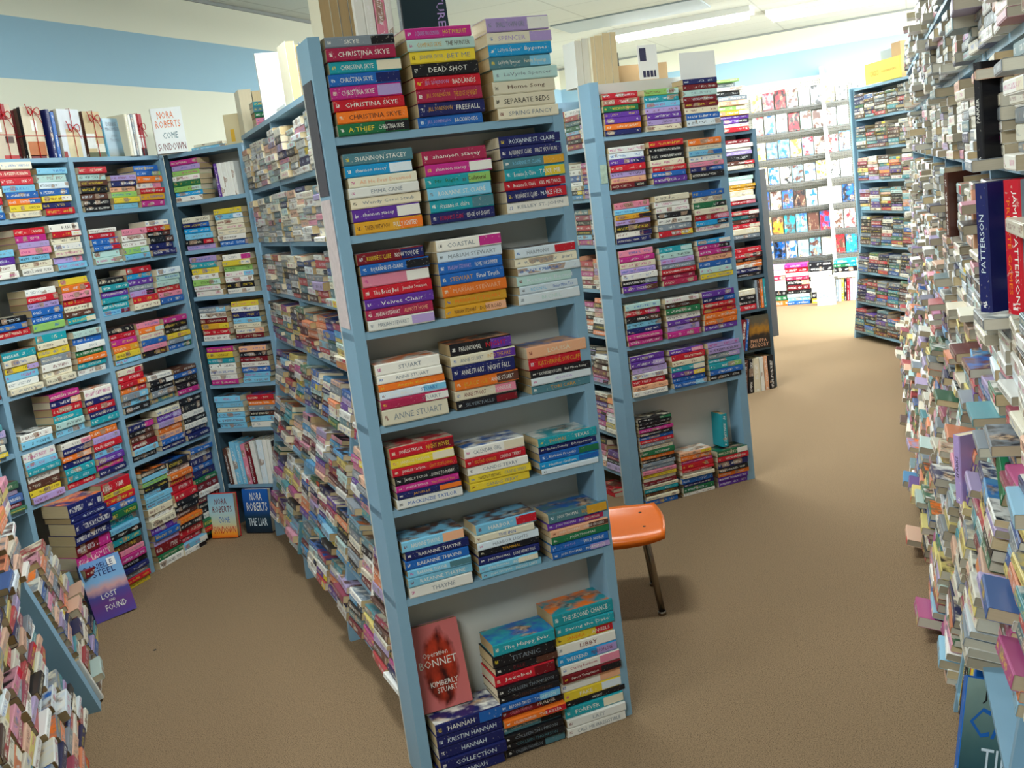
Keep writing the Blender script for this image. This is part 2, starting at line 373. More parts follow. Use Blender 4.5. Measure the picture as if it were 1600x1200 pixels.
# carpet
mcar, nt, b = newmat('carpet', rough=.95, spec=.1)
tc = N(nt, 'ShaderNodeTexCoord'); n1 = noise(nt, tc.outputs['Object'], 290, 2, .9); n2 = noise(nt, tc.outputs['Object'], 1.3, 3)
n3 = noise(nt, tc.outputs['Object'], 90, 2)
c1 = mixc(nt, mth(nt, 'MULTIPLY', mth(nt, 'SUBTRACT', n1.outputs['Fac'], .34), 5.5, True), hx('291d14'), hx('a3896b'))
c2 = mixc(nt, mth(nt, 'MULTIPLY', n3.outputs['Fac'], .2), c1, hx('5a4733'))
c3 = mixc(nt, mth(nt, 'MULTIPLY', n2.outputs['Fac'], .22), c2, hx('6e5c47'))
nt.links.new(c3, b.inputs['Base Color']); bp = N(nt, 'ShaderNodeBump'); bp.inputs['Strength'].default_value = .12; bp.inputs['Distance'].default_value = .002
nt.links.new(n1.outputs['Fac'], bp.inputs['Height']); nt.links.new(bp.outputs[0], b.inputs['Normal'])
plane('floor', [(LW, NEARY, 0), (RW, NEARY, 0), (RW, FARY, 0), (LW, FARY, 0)], mcar)
# walls with the painted blue stripe
mwall, nt, b = newmat('wall_paint', rough=.8, spec=.2)
tc = N(nt, 'ShaderNodeTexCoord'); sep = N(nt, 'ShaderNodeSeparateXYZ'); nt.links.new(tc.outputs['Object'], sep.inputs[0])
n1 = noise(nt, tc.outputs['Object'], 3, 4)
st = mth(nt, 'MULTIPLY', mth(nt, 'GREATER_THAN', sep.outputs[2], 2.382), mth(nt, 'LESS_THAN', sep.outputs[2], 2.662))
c0 = mixc(nt, st, hx('dcdcca'), hx('93b6c9')); c1 = mixc(nt, mth(nt, 'MULTIPLY', n1.outputs['Fac'], .08), c0, hx('b4b8ac'))
nt.links.new(c1, b.inputs['Base Color'])
plane('wall_left', [(LW, NEARY, 0), (LW, FARY, 0), (LW, FARY, CEIL), (LW, NEARY, CEIL)], mwall)
plane('wall_far', [(LW, FARY, 0), (RW, FARY, 0), (RW, FARY, CEIL), (LW, FARY, CEIL)], mwall)
plane('wall_right', [(RW, FARY, 0), (RW, NEARY, 0), (RW, NEARY, CEIL), (RW, FARY, CEIL)], mwall)
plane('wall_near', [(RW, NEARY, 0), (LW, NEARY, 0), (LW, NEARY, CEIL), (RW, NEARY, CEIL)], mwall)
mceil, nt, b = newmat('ceiling_tiles', rough=.85, spec=.1)
tc = N(nt, 'ShaderNodeTexCoord'); br = N(nt, 'ShaderNodeTexBrick'); br.offset = 0; br.inputs['Scale'].default_value = 1; br.inputs['Mortar Size'].default_value = .008
br.inputs['Brick Width'].default_value = 1.22; br.inputs['Row Height'].default_value = .61
br.inputs['Color1'].default_value = hx('c6cac2'); br.inputs['Color2'].default_value = hx('cbcfc8'); br.inputs['Mortar'].default_value = hx('b5b9b2')
nt.links.new(tc.outputs['Object'], br.inputs['Vector']); n1 = noise(nt, tc.outputs['Object'], 60, 3)
nt.links.new(mixc(nt, mth(nt, 'MULTIPLY', n1.outputs['Fac'], .15), br.outputs['Color'], hx('9a9e96')), b.inputs['Base Color'])
plane('ceiling', [(LW, NEARY, CEIL), (LW, FARY, CEIL), (RW, FARY, CEIL), (RW, NEARY, CEIL)], mceil)
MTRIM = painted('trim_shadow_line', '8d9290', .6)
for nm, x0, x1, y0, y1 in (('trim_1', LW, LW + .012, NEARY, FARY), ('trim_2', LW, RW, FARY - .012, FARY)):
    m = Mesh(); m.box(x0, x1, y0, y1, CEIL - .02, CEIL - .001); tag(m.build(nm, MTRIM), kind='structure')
# ceiling fixtures
mtube, nt, b = newmat('glowing_tube', hx('ffffff')); b.inputs['Emission Color'].default_value = (.93, 1, .98, 1); b.inputs['Emission Strength'].default_value = 9
mtube2, nt, b = newmat('dim_tube', hx('ffffff')); b.inputs['Emission Color'].default_value = (.93, 1, .98, 1); b.inputs['Emission Strength'].default_value = 3
fl_lab = ['white tube ceiling light over the far end of the shelves', 'white tube ceiling light second along the bright far row', 'white tube ceiling light by the far right wall']
for i, (x, y, p) in enumerate(FIX[:3]):
    t = empty('ceiling_light', (x, y, CEIL), fl_lab[i], 'ceiling light')
    m = Mesh(); m.box(-.64, .64, -.15, .15, -.05, 0); m.build('housing', MWHITE, t)
    for s in (-.07, .07):
        m = Mesh(); m.tube([(-.6, s, -.072), (.6, s, -.072)], .019, 12); m.build('tube', mtube, t, smooth=True)
m = Mesh(); m.box(-.62, .62, -.3, .3, -.012, 0); m.build('ceiling_panel', MGREY); o = bpy.data.objects['ceiling_panel']; o.location = (-2.15, 9.0, CEIL)
tag(o, 'grey recessed panel in the ceiling beside the far tube light', 'ceiling panel')

# ------------------------------------------------------------------ shelving frames
A0 = (-1.371, 2.343); HA = math.radians(46.555); U = Vector((math.sin(HA), math.cos(HA))); D = Vector((-U.y, U.x))
FA = Frame(A0, U); WA = .669
SH = [.546, .801, 1.034, 1.287, 1.537, 1.785]
ED = .13
ca = bookcase(FA, 'bookcase', 'blue end bookcase in front, seven shelves of romance paperbacks', 0, WA, [.0155, WA - .0155], SH, lambda z: 0, ED, 2.03, tops={WA - .0155: 1.80}, pw=.031)
# end bookcase stacks: (shelf, column, height, list top down)
XA = [.044, .254, .474]
EA = {
 5: [(.242, 'ek:SKYE@w v:CHRISTINA_SKYE@w tc:CHRISTINA_SKYE@w bn:CHRISTINA_SKYE@w ml:CHRISTINA_SKYE@w r:CHRISTINA_SKYE@w o:CHRISTINA_SKYE@u gk:A_THIEF@y|CHRISTINA_SKYE@w'),
     (.25, 'm:SUZANNE_BROCKMANN@l|HOT_PURSUIT@y a:COMPASS_SKYE@j|THE_HUNTER@u y:JENNIFER_CRUSIE@e|BET_ME@e k:DEAD_SHOT@w r:JILL_SORENSON@l|BADLANDS@w v:JILL_SORENSON@j|THE_EDGE_OF_NIGHT@j n:JILL_SORENSON@j|FREEFALL@w b:JILL_SORENSON@l|BACKWOODS@w'),
     (.262, 'lw:SMALL_TOWN_GIRL@e cl:SPENCER@l x:LaVyrle_Spencer@w|Bygones@w zs:LaVyrle_Spencer@w|Family_Blessings@c a:LaVyrle_Spencer@e c:Home_Song@u c:SEPARATE_BEDS@k c:SPRING_FANCY@e')],
 4: [(.205, 'z:SHANNON_STACEY@w xq:shannon_stacey@w c:All_He_Ever_Dreamed@f w:EMMA_CANE@e c:Wendy_Corsi_Staub@e pw:shannon_stacey@w jo:TAKEN_WITH_YOU@u|FULLY_IGNITED@w'),
     (.19, 'v*:shannon_stacey@w mw:shannon_stacey@w tG:Mr._Right@g|as_Collateral@u s:ROXANNE_ST._CLAIRE@w tz:roxanne_st._claire@w n:ROXANNE_ST._CLAIRE@r|EDGE_OF_SIGHT@w'),
     (.206, 'n:ROXANNE_ST._CLAIRE@q n:ROXANNE_ST._CLAIRE@w|FIRST_YOU_RUN@w zj:ROXANNE_ST._CLAIRE@s ty:Roxanne_St._Claire@w|TAKE_ME@w r:Roxanne_St._Claire@w|KILL_ME_TWICE@w nr:ROXANNE_ST._CLAIRE@w|MAKE_HER@q w:KELLEY_ST._JOHN@e')],
 3: [(.203, 'dn:ROXANNE_ST._CLAIRE@y|NOW_YOU_DIE@w bk:ROXANNE_ST._CLAIRE@w iw:Jennifer_Sorenson@i r:The_Brass_Bed@w|Jennifer_Sorenson@w p:Velvet_Chair@w v:MARIAH_STEWART@w|ALMOST_HOME@f wl:MARIAH_STEWART@e'),
     (.208, 'wm*:COASTAL@e q:MARIAH_STEWART@e b:MARIAH_STEWART@l|HOME_FOR_SUMMER@w b:STEWART@j|Final_Truth@w o:MARIAH_STEWART@f j:MARIAH_STEWART@o jf:MARIAH_STEWART@u|DUNE_ROAD@u'),
     (.155, 'qr*:HARMONY@e c q a:Rexanne_Becnel@q q:BECNEL@s|Sister_Mine_Too@b q:BECNEL@a')],
 2: [(.165, 'w!*:STUART@e w:ANNE_STUART@e o:Angela_Knight@y qs:Ice_Blue@w|STUART@b vw:Ice_Storm@v|STUART@e c!!:ANNE_STUART@e'),
     (.182, 'kp!*:PARANORMAL@w|NIGHT@r cp:ANNE_STUART@e|INTO_THE_FIRE@j n!:ANNE_STUART@w|NIGHT_FALL@w ou:BLACK_ICE@j|ANNE_STUART@w ci:ANNE_STUART@d|MOONRISE@w kd:SILVER_FALLS@e'),
     (.135, 'f!*:LOUISA@c r!:KATHERINE_SUTCLIFFE@j k:KATHERINE_SUTCLIFFE@w|Bad_Moon_Rising@w q:JESSICA@l z:TORI_CARR@j')],
 1: [(.17, 'rd!*:JANELLE_TAYLOR@w|NIGHT_MOVES@y yc!:JANELLE_TAYLOR@c r:JANELLE_TAYLOR@w|CAN\'T_STOP_LOVING@j k:JANELLE_TAYLOR@w|DYING_TO_MARRY@w m:JANELLE_TAYLOR@w|Not_Without_You@j no:JANELLE@j w!:MACKENZIE_TAYLOR@b'),
     (.125, 'wc!*:CALENDAR_GIRL@e r:SECOND_CHANCE@j|CANDIS_TERRY@w w:CANDIS_TERRY@e y:SWEETEST_MISTAKE@u|CANDIS_TERRY@e y:CANDIS_TERRY@e'),
     (.108, 't!*:THOMAS@j|TEXAS@w n:Barbara_Delinsky@w|Blueprints@w bg:Barbara_Freethy@w xb:Heather_Graham@w q-:HARBOR@w')],
 0: [(.165, 'sf!*:RAEANNE_THAYNE@w n:RAEANNE_THAYNE@w b:RAEANNE_THAYNE@w sz:RAEANNE_THAYNE@w s:RAEANNE_THAYNE@w w!:THAYNE@e'),
     (.16, 'sr!*:HARBOR@w c:THE_INN@b q:HARBOR_LIGHTS@e k:TERMINAL@j n:JODI_THOMAS@w|LONE_HEART_PASS@w sc:JODI_THOMAS@w|INDIGO_LAKE@w s:JODI_THOMAS@w|INDIGO_LAKE@w'),
     (.14, 'zj!*:JODI_THOMAS@w|RANSOM_CANYON@j pv:JODI_THOMAS@w|RUSTLER\'S_MOON@w fu:JODI_THOMAS@w|SUNRISE_CROSSING@w g:JODI_THOMAS@w b:JODI@l|WILD_HORSE@w bl:JODI_THOMAS@w|MORNINGS@w')],
}
SN = {5: 'topmost shelf', 4: 'second shelf down', 3: 'third shelf down', 2: 'fourth shelf down', 1: 'fifth shelf down', 0: 'sixth shelf down'}
CN = ['left pile', 'middle pile', 'right pile']
for k in range(6):
    for c in range(3):
        h, toks = EA[k][c]
        stack(FA, XA[c] + R_.uniform(-.003, .003), SH[k], toks, h, f'of {CN[c]}, {SN[k]}, front end bookcase', 'paperbacks in the front end bookcase', Lr=(.178, .188), sp=(.0, .008))
# floor piles of the front end bookcase
stack(FA, .047, .0, 'nb!*:HANNAH@w n!:KRISTIN_HANNAH@q n!:HANNAH@q n!:COLLECTION@q n!:HANNAH@q', .178, 'of floor pile under the red pink novel, front end bookcase', 'paperbacks on the floor of the front end bookcase', Lr=(.195, .2), W=.12, sp=(.02, .028))
stack(FA, .248, .0, 't!*:The_Happy_Ever@w k!:TITANIC@e ku:PALE@d rd!:Jezebel@w k:COLLEEN_THOMPSON@e k:COLLEEN_THOMPSON@u bs:BEYOND_TRUST@w|THOMPSON@q dk:COLLEEN_THOMPSON@i|MURDER@w or:COLLEEN_THOMPSON@w|THE_KILLER@w zk:Colleen_Thompson@w k:COLLEEN_THOMPSON@e k:COLLEEN_THOMPSON@z kz:COLLEEN_THOMPSON@e', .355, 'of middle floor pile, front end bookcase', 'paperbacks on the floor of the front end bookcase', Lr=(.185, .195), sp=(.01, .026), W=.115)
stack(FA, .45, .0, 't!*:THE_SECOND_CHANCE@w t:Saving_the_Date@w yr:SANDRA@o|ANGELS@w w:LIBBY@d xl:WEEKEND@w|MENU_OF_LOVE@d wi:Chasing_Rainbows@v dk:Sweet_Temptation@w wf:Reluctant@w yq:FAKE@w k-:NIGHT@w tc:FOREVER@w w:LAST@e w:CALL_ME_IRRESISTIBLE@e', .385, 'of right floor pile, front end bookcase', 'paperbacks on the floor of the front end bookcase', Lr=(.19, .2), sp=(.0, .014), W=.115)

def slab(name, label, W, H, T, Mx, front, spinec, texts=(), group=None, cat='book', pages=None, patches=(), hard=True, spine_text=None):
    """upright book: x width 0..W, z height 0..H, front cover on y=0 facing -y, spine at x=0"""
    m = Mesh(); mp = Mesh(); seed = R_.random()
    # book lying: x=spine dir ; map (x,y,z)lying -> upright: z=x, x=y, y=z
    book_geo(m, lambda p: (p[1], T - p[2], p[0]), H, W, T, spinec, seed=seed, mp=mp, pages=pages, hard=hard, spine_mi=4)
    o = m.build(name, BM, attrs=True); o.matrix_world = Mx; tag(o, label, cat, group); mp.build('page_block', BM, o, attrs=True)
    cv = Mesh(); e = .0004; mats = [front if not isinstance(front, str) else painted('cover_' + front, front, .32, .05, 6)]
    cv.quad([(.002, -e, 0), (W, -e, 0), (W, -e, H), (.002, -e, H)])
    for (x0, x1, z0, z1, hexc) in patches:
        mats.append(painted('cover_' + hexc, hexc, .35, .12, 30)); e += .0002
        cv.quad([(x0 * W, -e, z0 * H), (x1 * W, -e, z0 * H), (x1 * W, -e, z1 * H), (x0 * W, -e, z1 * H)], len(mats) - 1)
    cv.build('front_cover', mats, o)
    if texts:
        t = Mesh(); tm = []
        for (s, x0, x1, z0, z1, k) in texts:
            tm.append(ink(k)); lettering(t, s, lambda p: (p[0], -e - .0006, p[1]), x0 * W, x1 * W, z0 * H, z1 * H, len(tm) - 1)
        t.build('title', tm, o)
    if spine_text:
        t = Mesh(); sm = []
        for (s, z0, z1, y0, y1, k) in spine_text:
            sm.append(ink(k)); lettering(t, s, lambda p: (-.0006, T * (1 - p[1]), H * (1 - p[0])), z0, z1, y0, y1, len(sm) - 1)
        t.build('spine_lettering', sm, o)
    return o
def gradmat(name, stops, axis=2, scale=1.0, rough=.3, nz=.0):
    m, nt, b = newmat(name, rough=rough); tc = N(nt, 'ShaderNodeTexCoord'); sep = N(nt, 'ShaderNodeSeparateXYZ'); nt.links.new(tc.outputs['Generated'], sep.inputs[0])
    n1 = noise(nt, tc.outputs['Object'], 22, 4); f = mth(nt, 'ADD', sep.outputs[axis], mth(nt, 'MULTIPLY', mth(nt, 'SUBTRACT', n1.outputs['Fac'], .5), nz))
    r = N(nt, 'ShaderNodeValToRGB'); els = r.color_ramp.elements
    els[0].position, els[0].color = stops[0][0], hx(stops[0][1]); els[1].position, els[1].color = stops[-1][0], hx(stops[-1][1])
    for p, c in stops[1:-1]: x = els.new(p); x.color = hx(c)
    nt.links.new(f, r.inputs[0]); nt.links.new(r.outputs[0], b.inputs['Base Color']); return m
def standing(x, y, z, ang, lean=0, roll=0):
    """ang: compass of the cover plane direction (x axis), lean: backwards tilt"""
    return Matrix.Translation((x, y, z)) @ Matrix.Rotation(ang, 4, 'Z') @ Matrix.Rotation(-lean, 4, 'X') @ Matrix.Rotation(roll, 4, 'Y')
# the red-pink novel leaning in the floor bay
m_, nt, b = newmat('bonnet_cover', rough=.3); tc = N(nt, 'ShaderNodeTexCoord'); mp_ = N(nt, 'ShaderNodeMapping'); mp_.inputs['Location'].default_value = (-.5, 0, -.38); nt.links.new(tc.outputs['Generated'], mp_.inputs[0])
mp_.inputs['Scale'].default_value = (1, 0, .8)
ln = N(nt, 'ShaderNodeVectorMath', operation='LENGTH'); nt.links.new(mp_.outputs[0], ln.inputs[0]); n1 = noise(nt, tc.outputs['Generated'], 5, 4)
f = mth(nt, 'ADD', ln.outputs['Value'], mth(nt, 'MULTIPLY', mth(nt, 'SUBTRACT', n1.outputs['Fac'], .5), .2))
nt.links.new(mixc(nt, mth(nt, 'MULTIPLY', mth(nt, 'SUBTRACT', f, .3), 14, True), mixc(nt, mth(nt, 'MULTIPLY', mth(nt, 'SUBTRACT', n1.outputs['Fac'], .35), 3, True), hx('3a0a08'), hx('c63c20')), hx('d0706e')), b.inputs['Base Color'])
p = FA.p(.04, -.045, .182)
slab('novel', 'red and pink novel titled Operation Bonnet leaning upright on blue floor pile', .15, .245, .022, standing(*p, math.atan2(U.y, U.x), .2, -.0), m_, colr('i'),
     [('Operation', .2, .7, .6, .68, 'w'), ('BONNET', .1, .85, .5, .59, 'w'), ('KIMBERLY', .25, .8, .27, .33, 'w'), ('STUART', .36, .76, .19, .25, 'w')], hard=False)

# the long double unit behind the front end bookcase
SHL = [.12, .305, .546, .79, 1.025, 1.262, 1.505, 1.765]
def flareA(z): return -(.065 + .175 * min(1, max(0, (z - .12) / .9)))
FAL = Frame(A0, -D)          # left face, a runs from -2.75 (far) to 0 (near)
la = bookcase(FAL, 'bookcase', 'long blue bookcase flaring at its foot behind the front end bookcase', -2.74, -.15, [-2.72, -1.95, -1.13, -.3], SHL, flareA, .42, 2.03, back=False, pw=.03)
q = Vector(FAL.p(-1.45, -.21, 0))
def hullp(name, mat, fr, a0, a1, o0, o1, z0, z1, root, q):
    m = Mesh(); L = lambda p: tuple(Vector(p) - Vector(q))
    m.hull8([L(fr.p(a0, o1, z0)), L(fr.p(a1, o1, z0)), L(fr.p(a1, o0, z0)), L(fr.p(a0, o0, z0)), L(fr.p(a0, o1, z1)), L(fr.p(a1, o1, z1)), L(fr.p(a1, o0, z1)), L(fr.p(a0, o0, z1))])
    return m.build(name, mat, root)
hullp('back_panel', MBK, FAL, -2.74, -.15, -.43, -.418, 0, 2.03, la, la.location)
hullp('top_board', MB, FAL, -2.74, -.15, -.60, -.235, 2.01, 2.03, la, la.location)
mass_rows(FAL, -2.70, -.16, SHL, lambda z: 'mix' if z < 1.1 else ('grey' if z < 1.45 else 'pale'), flareA, .18, .03, 1.99, fill=(.88, 1.0), tilt=lambda z: .2 if z < 1.0 else 0)
# its other face (seen only from the side)
FAR_ = Frame(Vector(A0) + U * WA, D)
ra = bookcase(FAR_, 'bookcase', 'blue bookcase back to back with the long one, behind the orange chair', .15, 2.74, [.165, 1.0, 1.85, 2.72], SHL, lambda z: -.03, .17, 2.03, back=False, pw=.03, root=la)
mass_rows(FAR_, .18, 2.6, SHL, 'mix', lambda z: -.035, .2, .01, 1.99, fill=(.5, .85))

# ------------------------------------------------------------------ left wall unit
FL = Frame((-3.56, 0), (0, 1))
SL = [.55, .79, 1.025, 1.262, 1.505, 1.75, 2.0]
wl = bookcase(FL, 'bookcase', 'blue wall bookcase under the striped wall, filled with romance paperbacks', 2.56, 4.47, [2.58, 3.20, 3.835, 4.462], SL, lambda z: 0, .2, 2.0, pw=.028)
WN = {6: 'top shelf', 5: 'second shelf', 4: 'third shelf', 3: 'fourth shelf', 2: 'fifth shelf', 1: 'sixth shelf', 0: 'floor pile'}
# rows from the top; each: near bay stacks / far bay stacks
LRows = [
 (1.75, ['w c r s b', 'c r r s b ob y c', 's a q b yw n r'], ['r a u k u k k', 'l n f G y s', 'b bG o wi r j m']),
 (1.505, ['s p w w', 'r m l i s c w', 'w rw c w c li s'], ['w-w r br br a a', 'i w w Ga s', 'w rj ku ku n n']),
 (1.262, ['k b r', 'w r l b b G', 'y or i r c u tc'], ['k t p t t sd', 'r x p e lk r c', 'q a a r i b']),
 (1.025, ['t c yl s w c', 't! c y e w c c', 'a b w g o t w'], ['k r m oj y s', 'i oa c b i ku', 'm k ke y es bg']),
 (.79, ['w s', 'm nf r t a s', 'w! n r n t'], ['cr r ro or es s k', 'w kw k ek z', 'u b k k m']),
 (.55, ['w! s t w u y l', 'wi n of n t t r', 'o l r s p m n'], ['nm ku u d s k', 'c pl lf o f b n', 'k k! w k w n n']),
]
for r, (z, near, far) in enumerate(LRows):
    for s, t in enumerate(near[0 if r in (4,) else 0:]):
        a = 3.225 + s * .199
        ind = s > 0
        stack(FL, a + R_.uniform(-.004, .004), z, t, None, f'of {["","nearer","farther"][s]} pile on {["second","third","fourth","fifth","sixth","seventh"][r]} board, left wall near bay' if ind else None, 'paperbacks on the left wall shelves', bt=.03, sp=(-.006, .012), Lr=(.17, .182))
    for s, t in enumerate(far):
        ind = r >= 1
        stack(FL, 3.86 + s * .196 + R_.uniform(-.004, .004), z, t, None, f'of {["first","middle","last"][s]} pile on {["second","third","fourth","fifth","sixth","seventh"][r]} board, left wall far bay' if (ind and r >= 4) else None, 'paperbacks on the left wall shelves', bt=.029, sp=(-.006, .014), Lr=(.17, .182))
# extra nearer bay behind the near-left unit
mass_rows(FL, 2.62, 3.18, [.55, .79, 1.025, 1.262, 1.505, 1.75], 'mix', lambda z: 0, .186, .01, 1.97)
# floor piles of the left wall
stack(FL, 3.27, 0, 'n! n- n! n! dm! m! d t! s! rw w!', .53, None, sp=(.12, .16), Lr=(.2, .22), W=.15)
stack(FL, 3.56, 0, 'r!! y r! b! g! t! s k t! u! i m! k n e r y', .53, None, sp=(.04, .06), Lr=(.19, .21), W=.14)
stack(FL, 3.875, 0, 'k s G k sk s s c! w c! p! b! l d!! g w!', .49, None, sp=(0, .015), Lr=(.18, .2))
stack(FL, 4.06, 0, 'k! w o r r! r! k k u o k r! r sw wk', .49, None, sp=(0, .03), Lr=(.165, .185), W=.12)
stack(FL, 4.25, 0, 'b w n! b n! g d! w d! k k w g! r g k', .5, None, sp=(-.01, .02), Lr=(.17, .19))

# ------------------------------------------------------------------ corner unit
FK = Frame((-3.575, 4.5), (1, 0))
SK = [.24, .55, .79, 1.025, 1.262, 1.505, 1.755, 2.0]
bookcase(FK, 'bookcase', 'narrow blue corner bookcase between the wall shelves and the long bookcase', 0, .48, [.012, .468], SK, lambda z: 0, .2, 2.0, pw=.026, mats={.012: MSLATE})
KR = [(1.505, 'c nb x s kr l', 'y sq c c c w b'), (1.262, 'l t y w Ga w w', 'wm yc G ws w k w'), (1.025, 'es w d jy r w', 'y w n s c cf d'), (.79, 'm y t w w w m', 'f k d w b s s'), (.55, 's s c s s s', 'r o e ku s w')]
stack(FK, .035, 1.755, 'm l G w g Ga x w', .21)
for r, (z, s1, s2) in enumerate(KR):
    stack(FK, .045, z, s1, None, None, bt=.029); stack(FK, .25, z, s2, None, None, bt=.0285)
def upright(fr, a, out, z, L, W, H, col, lean=0, label=None, name='paperback_book', group=None, texts=None, pages=None, inkc=None, hard=False, yaw=0):
    Mx = fr.mat(a + H, out, z, yaw) @ Matrix.Rotation(lean, 4, 'Y') @ Matrix.Rotation(-PI / 2, 4, 'Y')
    return book(Mx, L, W, H - .0006, col, None, inkc, label, group, texts, name=name, pages=pages, hard=hard)
for k, (c, w) in enumerate((('p', .02), ('w', .026), ('w', .03), ('w', .024), ('w', .022))):
    upright(FK, .265 + sum(q for _, q in (('p', .02), ('w', .026), ('w', .03), ('w', .024), ('w', .022))[:k]) + .03, 0, 1.755, .165, .106, w, colr(c, .05), -.03)
x = .04
for k, (c, w, hh) in enumerate((('u', .025, .2), ('w', .02, .2), ('s', .035, .235), ('s', .03, .23), ('i', .028, .22), ('d', .03, .22), ('w', .03, .235), ('q', .035, .24), ('w', .028, .24), ('w', .024, .24), ('k', .03, .23), ('k', .03, .22))):
    upright(FK, x, .0, .24, hh, .14, w, colr(c, .06), -.06 if k < 7 else 0, f'{CNAME[c]} hardcover standing upright on lowest corner shelf, number {NUM[k]} from its left end', 'hardcover_book', 'hardcovers on the lowest corner shelf', hard=True); x += w + .002
slab('novel', 'blue and orange novel Come Sundown standing on carpet before corner bookcase', .155, .235, .035, standing(-3.555, 4.30, .005, .12, .1),
     gradmat('sundown_cover', [(0, 'e8641a'), (.12, 'f0a030'), (.3, 'c8c8a0'), (.6, 'a8cbd2'), (1, '7fb4d2')], nz=.06), colr('r'),
     [('NORA', .26, .72, .76, .9, 'd'), ('ROBERTS', .16, .88, .58, .72, 'd'), ('COME', .34, .76, .34, .48, 'b'), ('SUNDOWN', .12, .95, .1, .26, 'r')])
slab('novel', 'dark blue novel The Liar standing on carpet against corner bookcase', .16, .235, .035, standing(-3.395, 4.385, .005, .03, .08),
     gradmat('liar_cover', [(0, '0c2030'), (.35, '0c3348'), (.6, '17509a'), (1, '1c62b8')], nz=.1), colr('n'),
     [('NORA', .3, .75, .74, .92, 'w'), ('ROBERTS', .14, .92, .5, .7, 'w'), ('THE LIAR', .14, .86, .16, .34, 'q')])
slab('novel', 'blue and violet novel Lost and Found leaning on the left floor pile', .185, .265, .045, standing(-3.38, 3.25, .0, 1.12, .24, -.04),
     gradmat('lost_cover', [(0, '5a4aa0'), (.25, '6a3d86'), (.42, '4a4a96'), (.52, 'd0a0a0'), (.65, '7fb0dc'), (1, '6f9ad0')], nz=.16), colr('n'),
     [('DANIELLE', .12, .8, .84, .93, 'n'), ('STEEL', .28, .82, .72, .82, 'n'), ('LOST', .3, .68, .34, .43, 'w'), ('AND', .44, .6, .27, .31, 'w'), ('FOUND', .32, .82, .13, .23, 'w')], patches=[(.68, .88, .82, .96, 'e8e8e8')])
slab('novel', 'dark hardcover leaning behind the blue Lost and Found novel', .16, .235, .035, standing(-3.46, 3.2, .0, 1.1, .25, -.1), '8fb4c4', colr('k'), [])
# ---- things on top of the wall unit
def bundle(y, x, w, h, front, patches, label, n=3, lean=.06, bowz=.8, ang=PI / 2):
    t = empty('book_bundle', (x, y, 2.0), label, 'tied books', 'ribbon tied book bundles on the wall bookcase', ang); d = .02
    for k in range(n):
        m = Mesh(); book_geo(m, lambda p: (p[1] + .0, k * d + d - .001 - p[2] if True else 0, p[0]), h - k * .004, w, d - .001, colr(R_.choice('kcwud')), spine_mi=4, pages=PAGE[2])
        m.build('book', BM, t, attrs=True)
    cv = Mesh(); mats = [painted('cover_' + front, front, .4, .15, 25)]; cv.quad([(.0, -.0006, 0), (w, -.0006, 0), (w, -.0006, h), (0, -.0006, h)])
    for (x0, x1, z0, z1, hexc) in patches:
        mats.append(painted('cover_' + hexc, hexc, .4, .2, 40)); cv.quad([(x0 * w, -.001, z0 * h), (x1 * w, -.001, z0 * h), (x1 * w, -.001, z1 * h), (x0 * w, -.001, z1 * h)], len(mats) - 1)
    cv.build('front_cover', mats, t)
    rb = Mesh(); e = .003; zc = h * .45; xc = w * .58
    rb.tube([(-e, -e, zc), (w + e, -e, zc), (w + e, n * d + e, zc), (-e, n * d + e, zc), (-e, -e, zc)], .0016, 6); rb.tube([(xc, -e, -.0), (xc, -e, h + e), (xc, n * d + e, h + e)], .0016, 6)
    ro = rb.build('ribbon', MRED, t)
    bw = Mesh(); zb = h * bowz
    for s in (-1, 1):
        bw.tube([(xc + s * .035 * math.sin(a) * (1 if a < PI else 1), -.006 - .008 * math.sin(a / 2), zb + .016 * math.sin(2 * a)) for a in [PI * k / 10 for k in range(11)]], .002, 6)
        bw.tube([(xc, -.006, zb), (xc + s * .02, -.01, zb - .02), (xc + s * .04, -.008, zb + (.03 if s < 0 else -.05))], .0017, 6)
    bw.build('bow', MRED, ro)
    return t
bundle(3.47, -3.60, .115, .235, 'c8b7a0', [(0, .75, .72, 1, 'a02430'), (0, .42, .5, .8, 'e8ecec'), (.5, .9, .3, .42, '4a2c24'), (.3, 1, 0, .08, 'b03030')], 'tied bundle with red and tan cover and a dark butterfly, by ribbon')
bundle(3.64, -3.60, .112, .225, 'd2c4a8', [(.08, .95, .06, .34, 'b86428'), (.1, .9, 0, .08, '7a2420'), (.4, .7, .55, .75, 'e8e6e0')], 'tied bundle with tan cover and orange beach houses below', bowz=.92)
bundle(3.84, -3.59, .135, .22, 'd5dae0', [(.25, .85, 0, .6, 'd8c8a0'), (0, .15, 0, .14, 'a03030')], 'tied bundle of pale books with red bow in front of blue spines', bowz=.62)
bundle(4.01, -3.60, .11, .215, 'c8b284', [(0, .5, .2, .52, 'e8e8e4'), (0, 1, 0, .12, '5a6040'), (.5, 1, .12, .3, 'e0dccc')], 'tied bundle with golden tan cover, red bow at its upper edge', bowz=.85)
for k, (c, y) in enumerate((('n', 3.765), ('b', 3.79))):
    upright(FL, y, -.02, 2.0, .215 - k * .01, .12, .022, colr(c), 0, f'{CNAME[c]} spine standing between tied bundles on the wall bookcase, {["nearer","farther"][k]} of two', 'hardcover_book')
slab('novel', 'grey-blue square novel standing beside the golden tied bundle', .115, .185, .03, standing(-3.59, 4.13, 2.0, PI / 2, .05), gradmat('slate_cover', [(0, '5a6048'), (.25, '7fa0b4'), (1, '8fb0c4')], nz=.1), colr('s'),
     [('DEBBIE', .2, .8, .8, .9, 'e'), ('MACOMBER', .1, .9, .68, .77, 'e'), ('JODI', .35, .7, .5, .58, 'e'), ('THOMAS', .25, .8, .4, .48, 'e')])
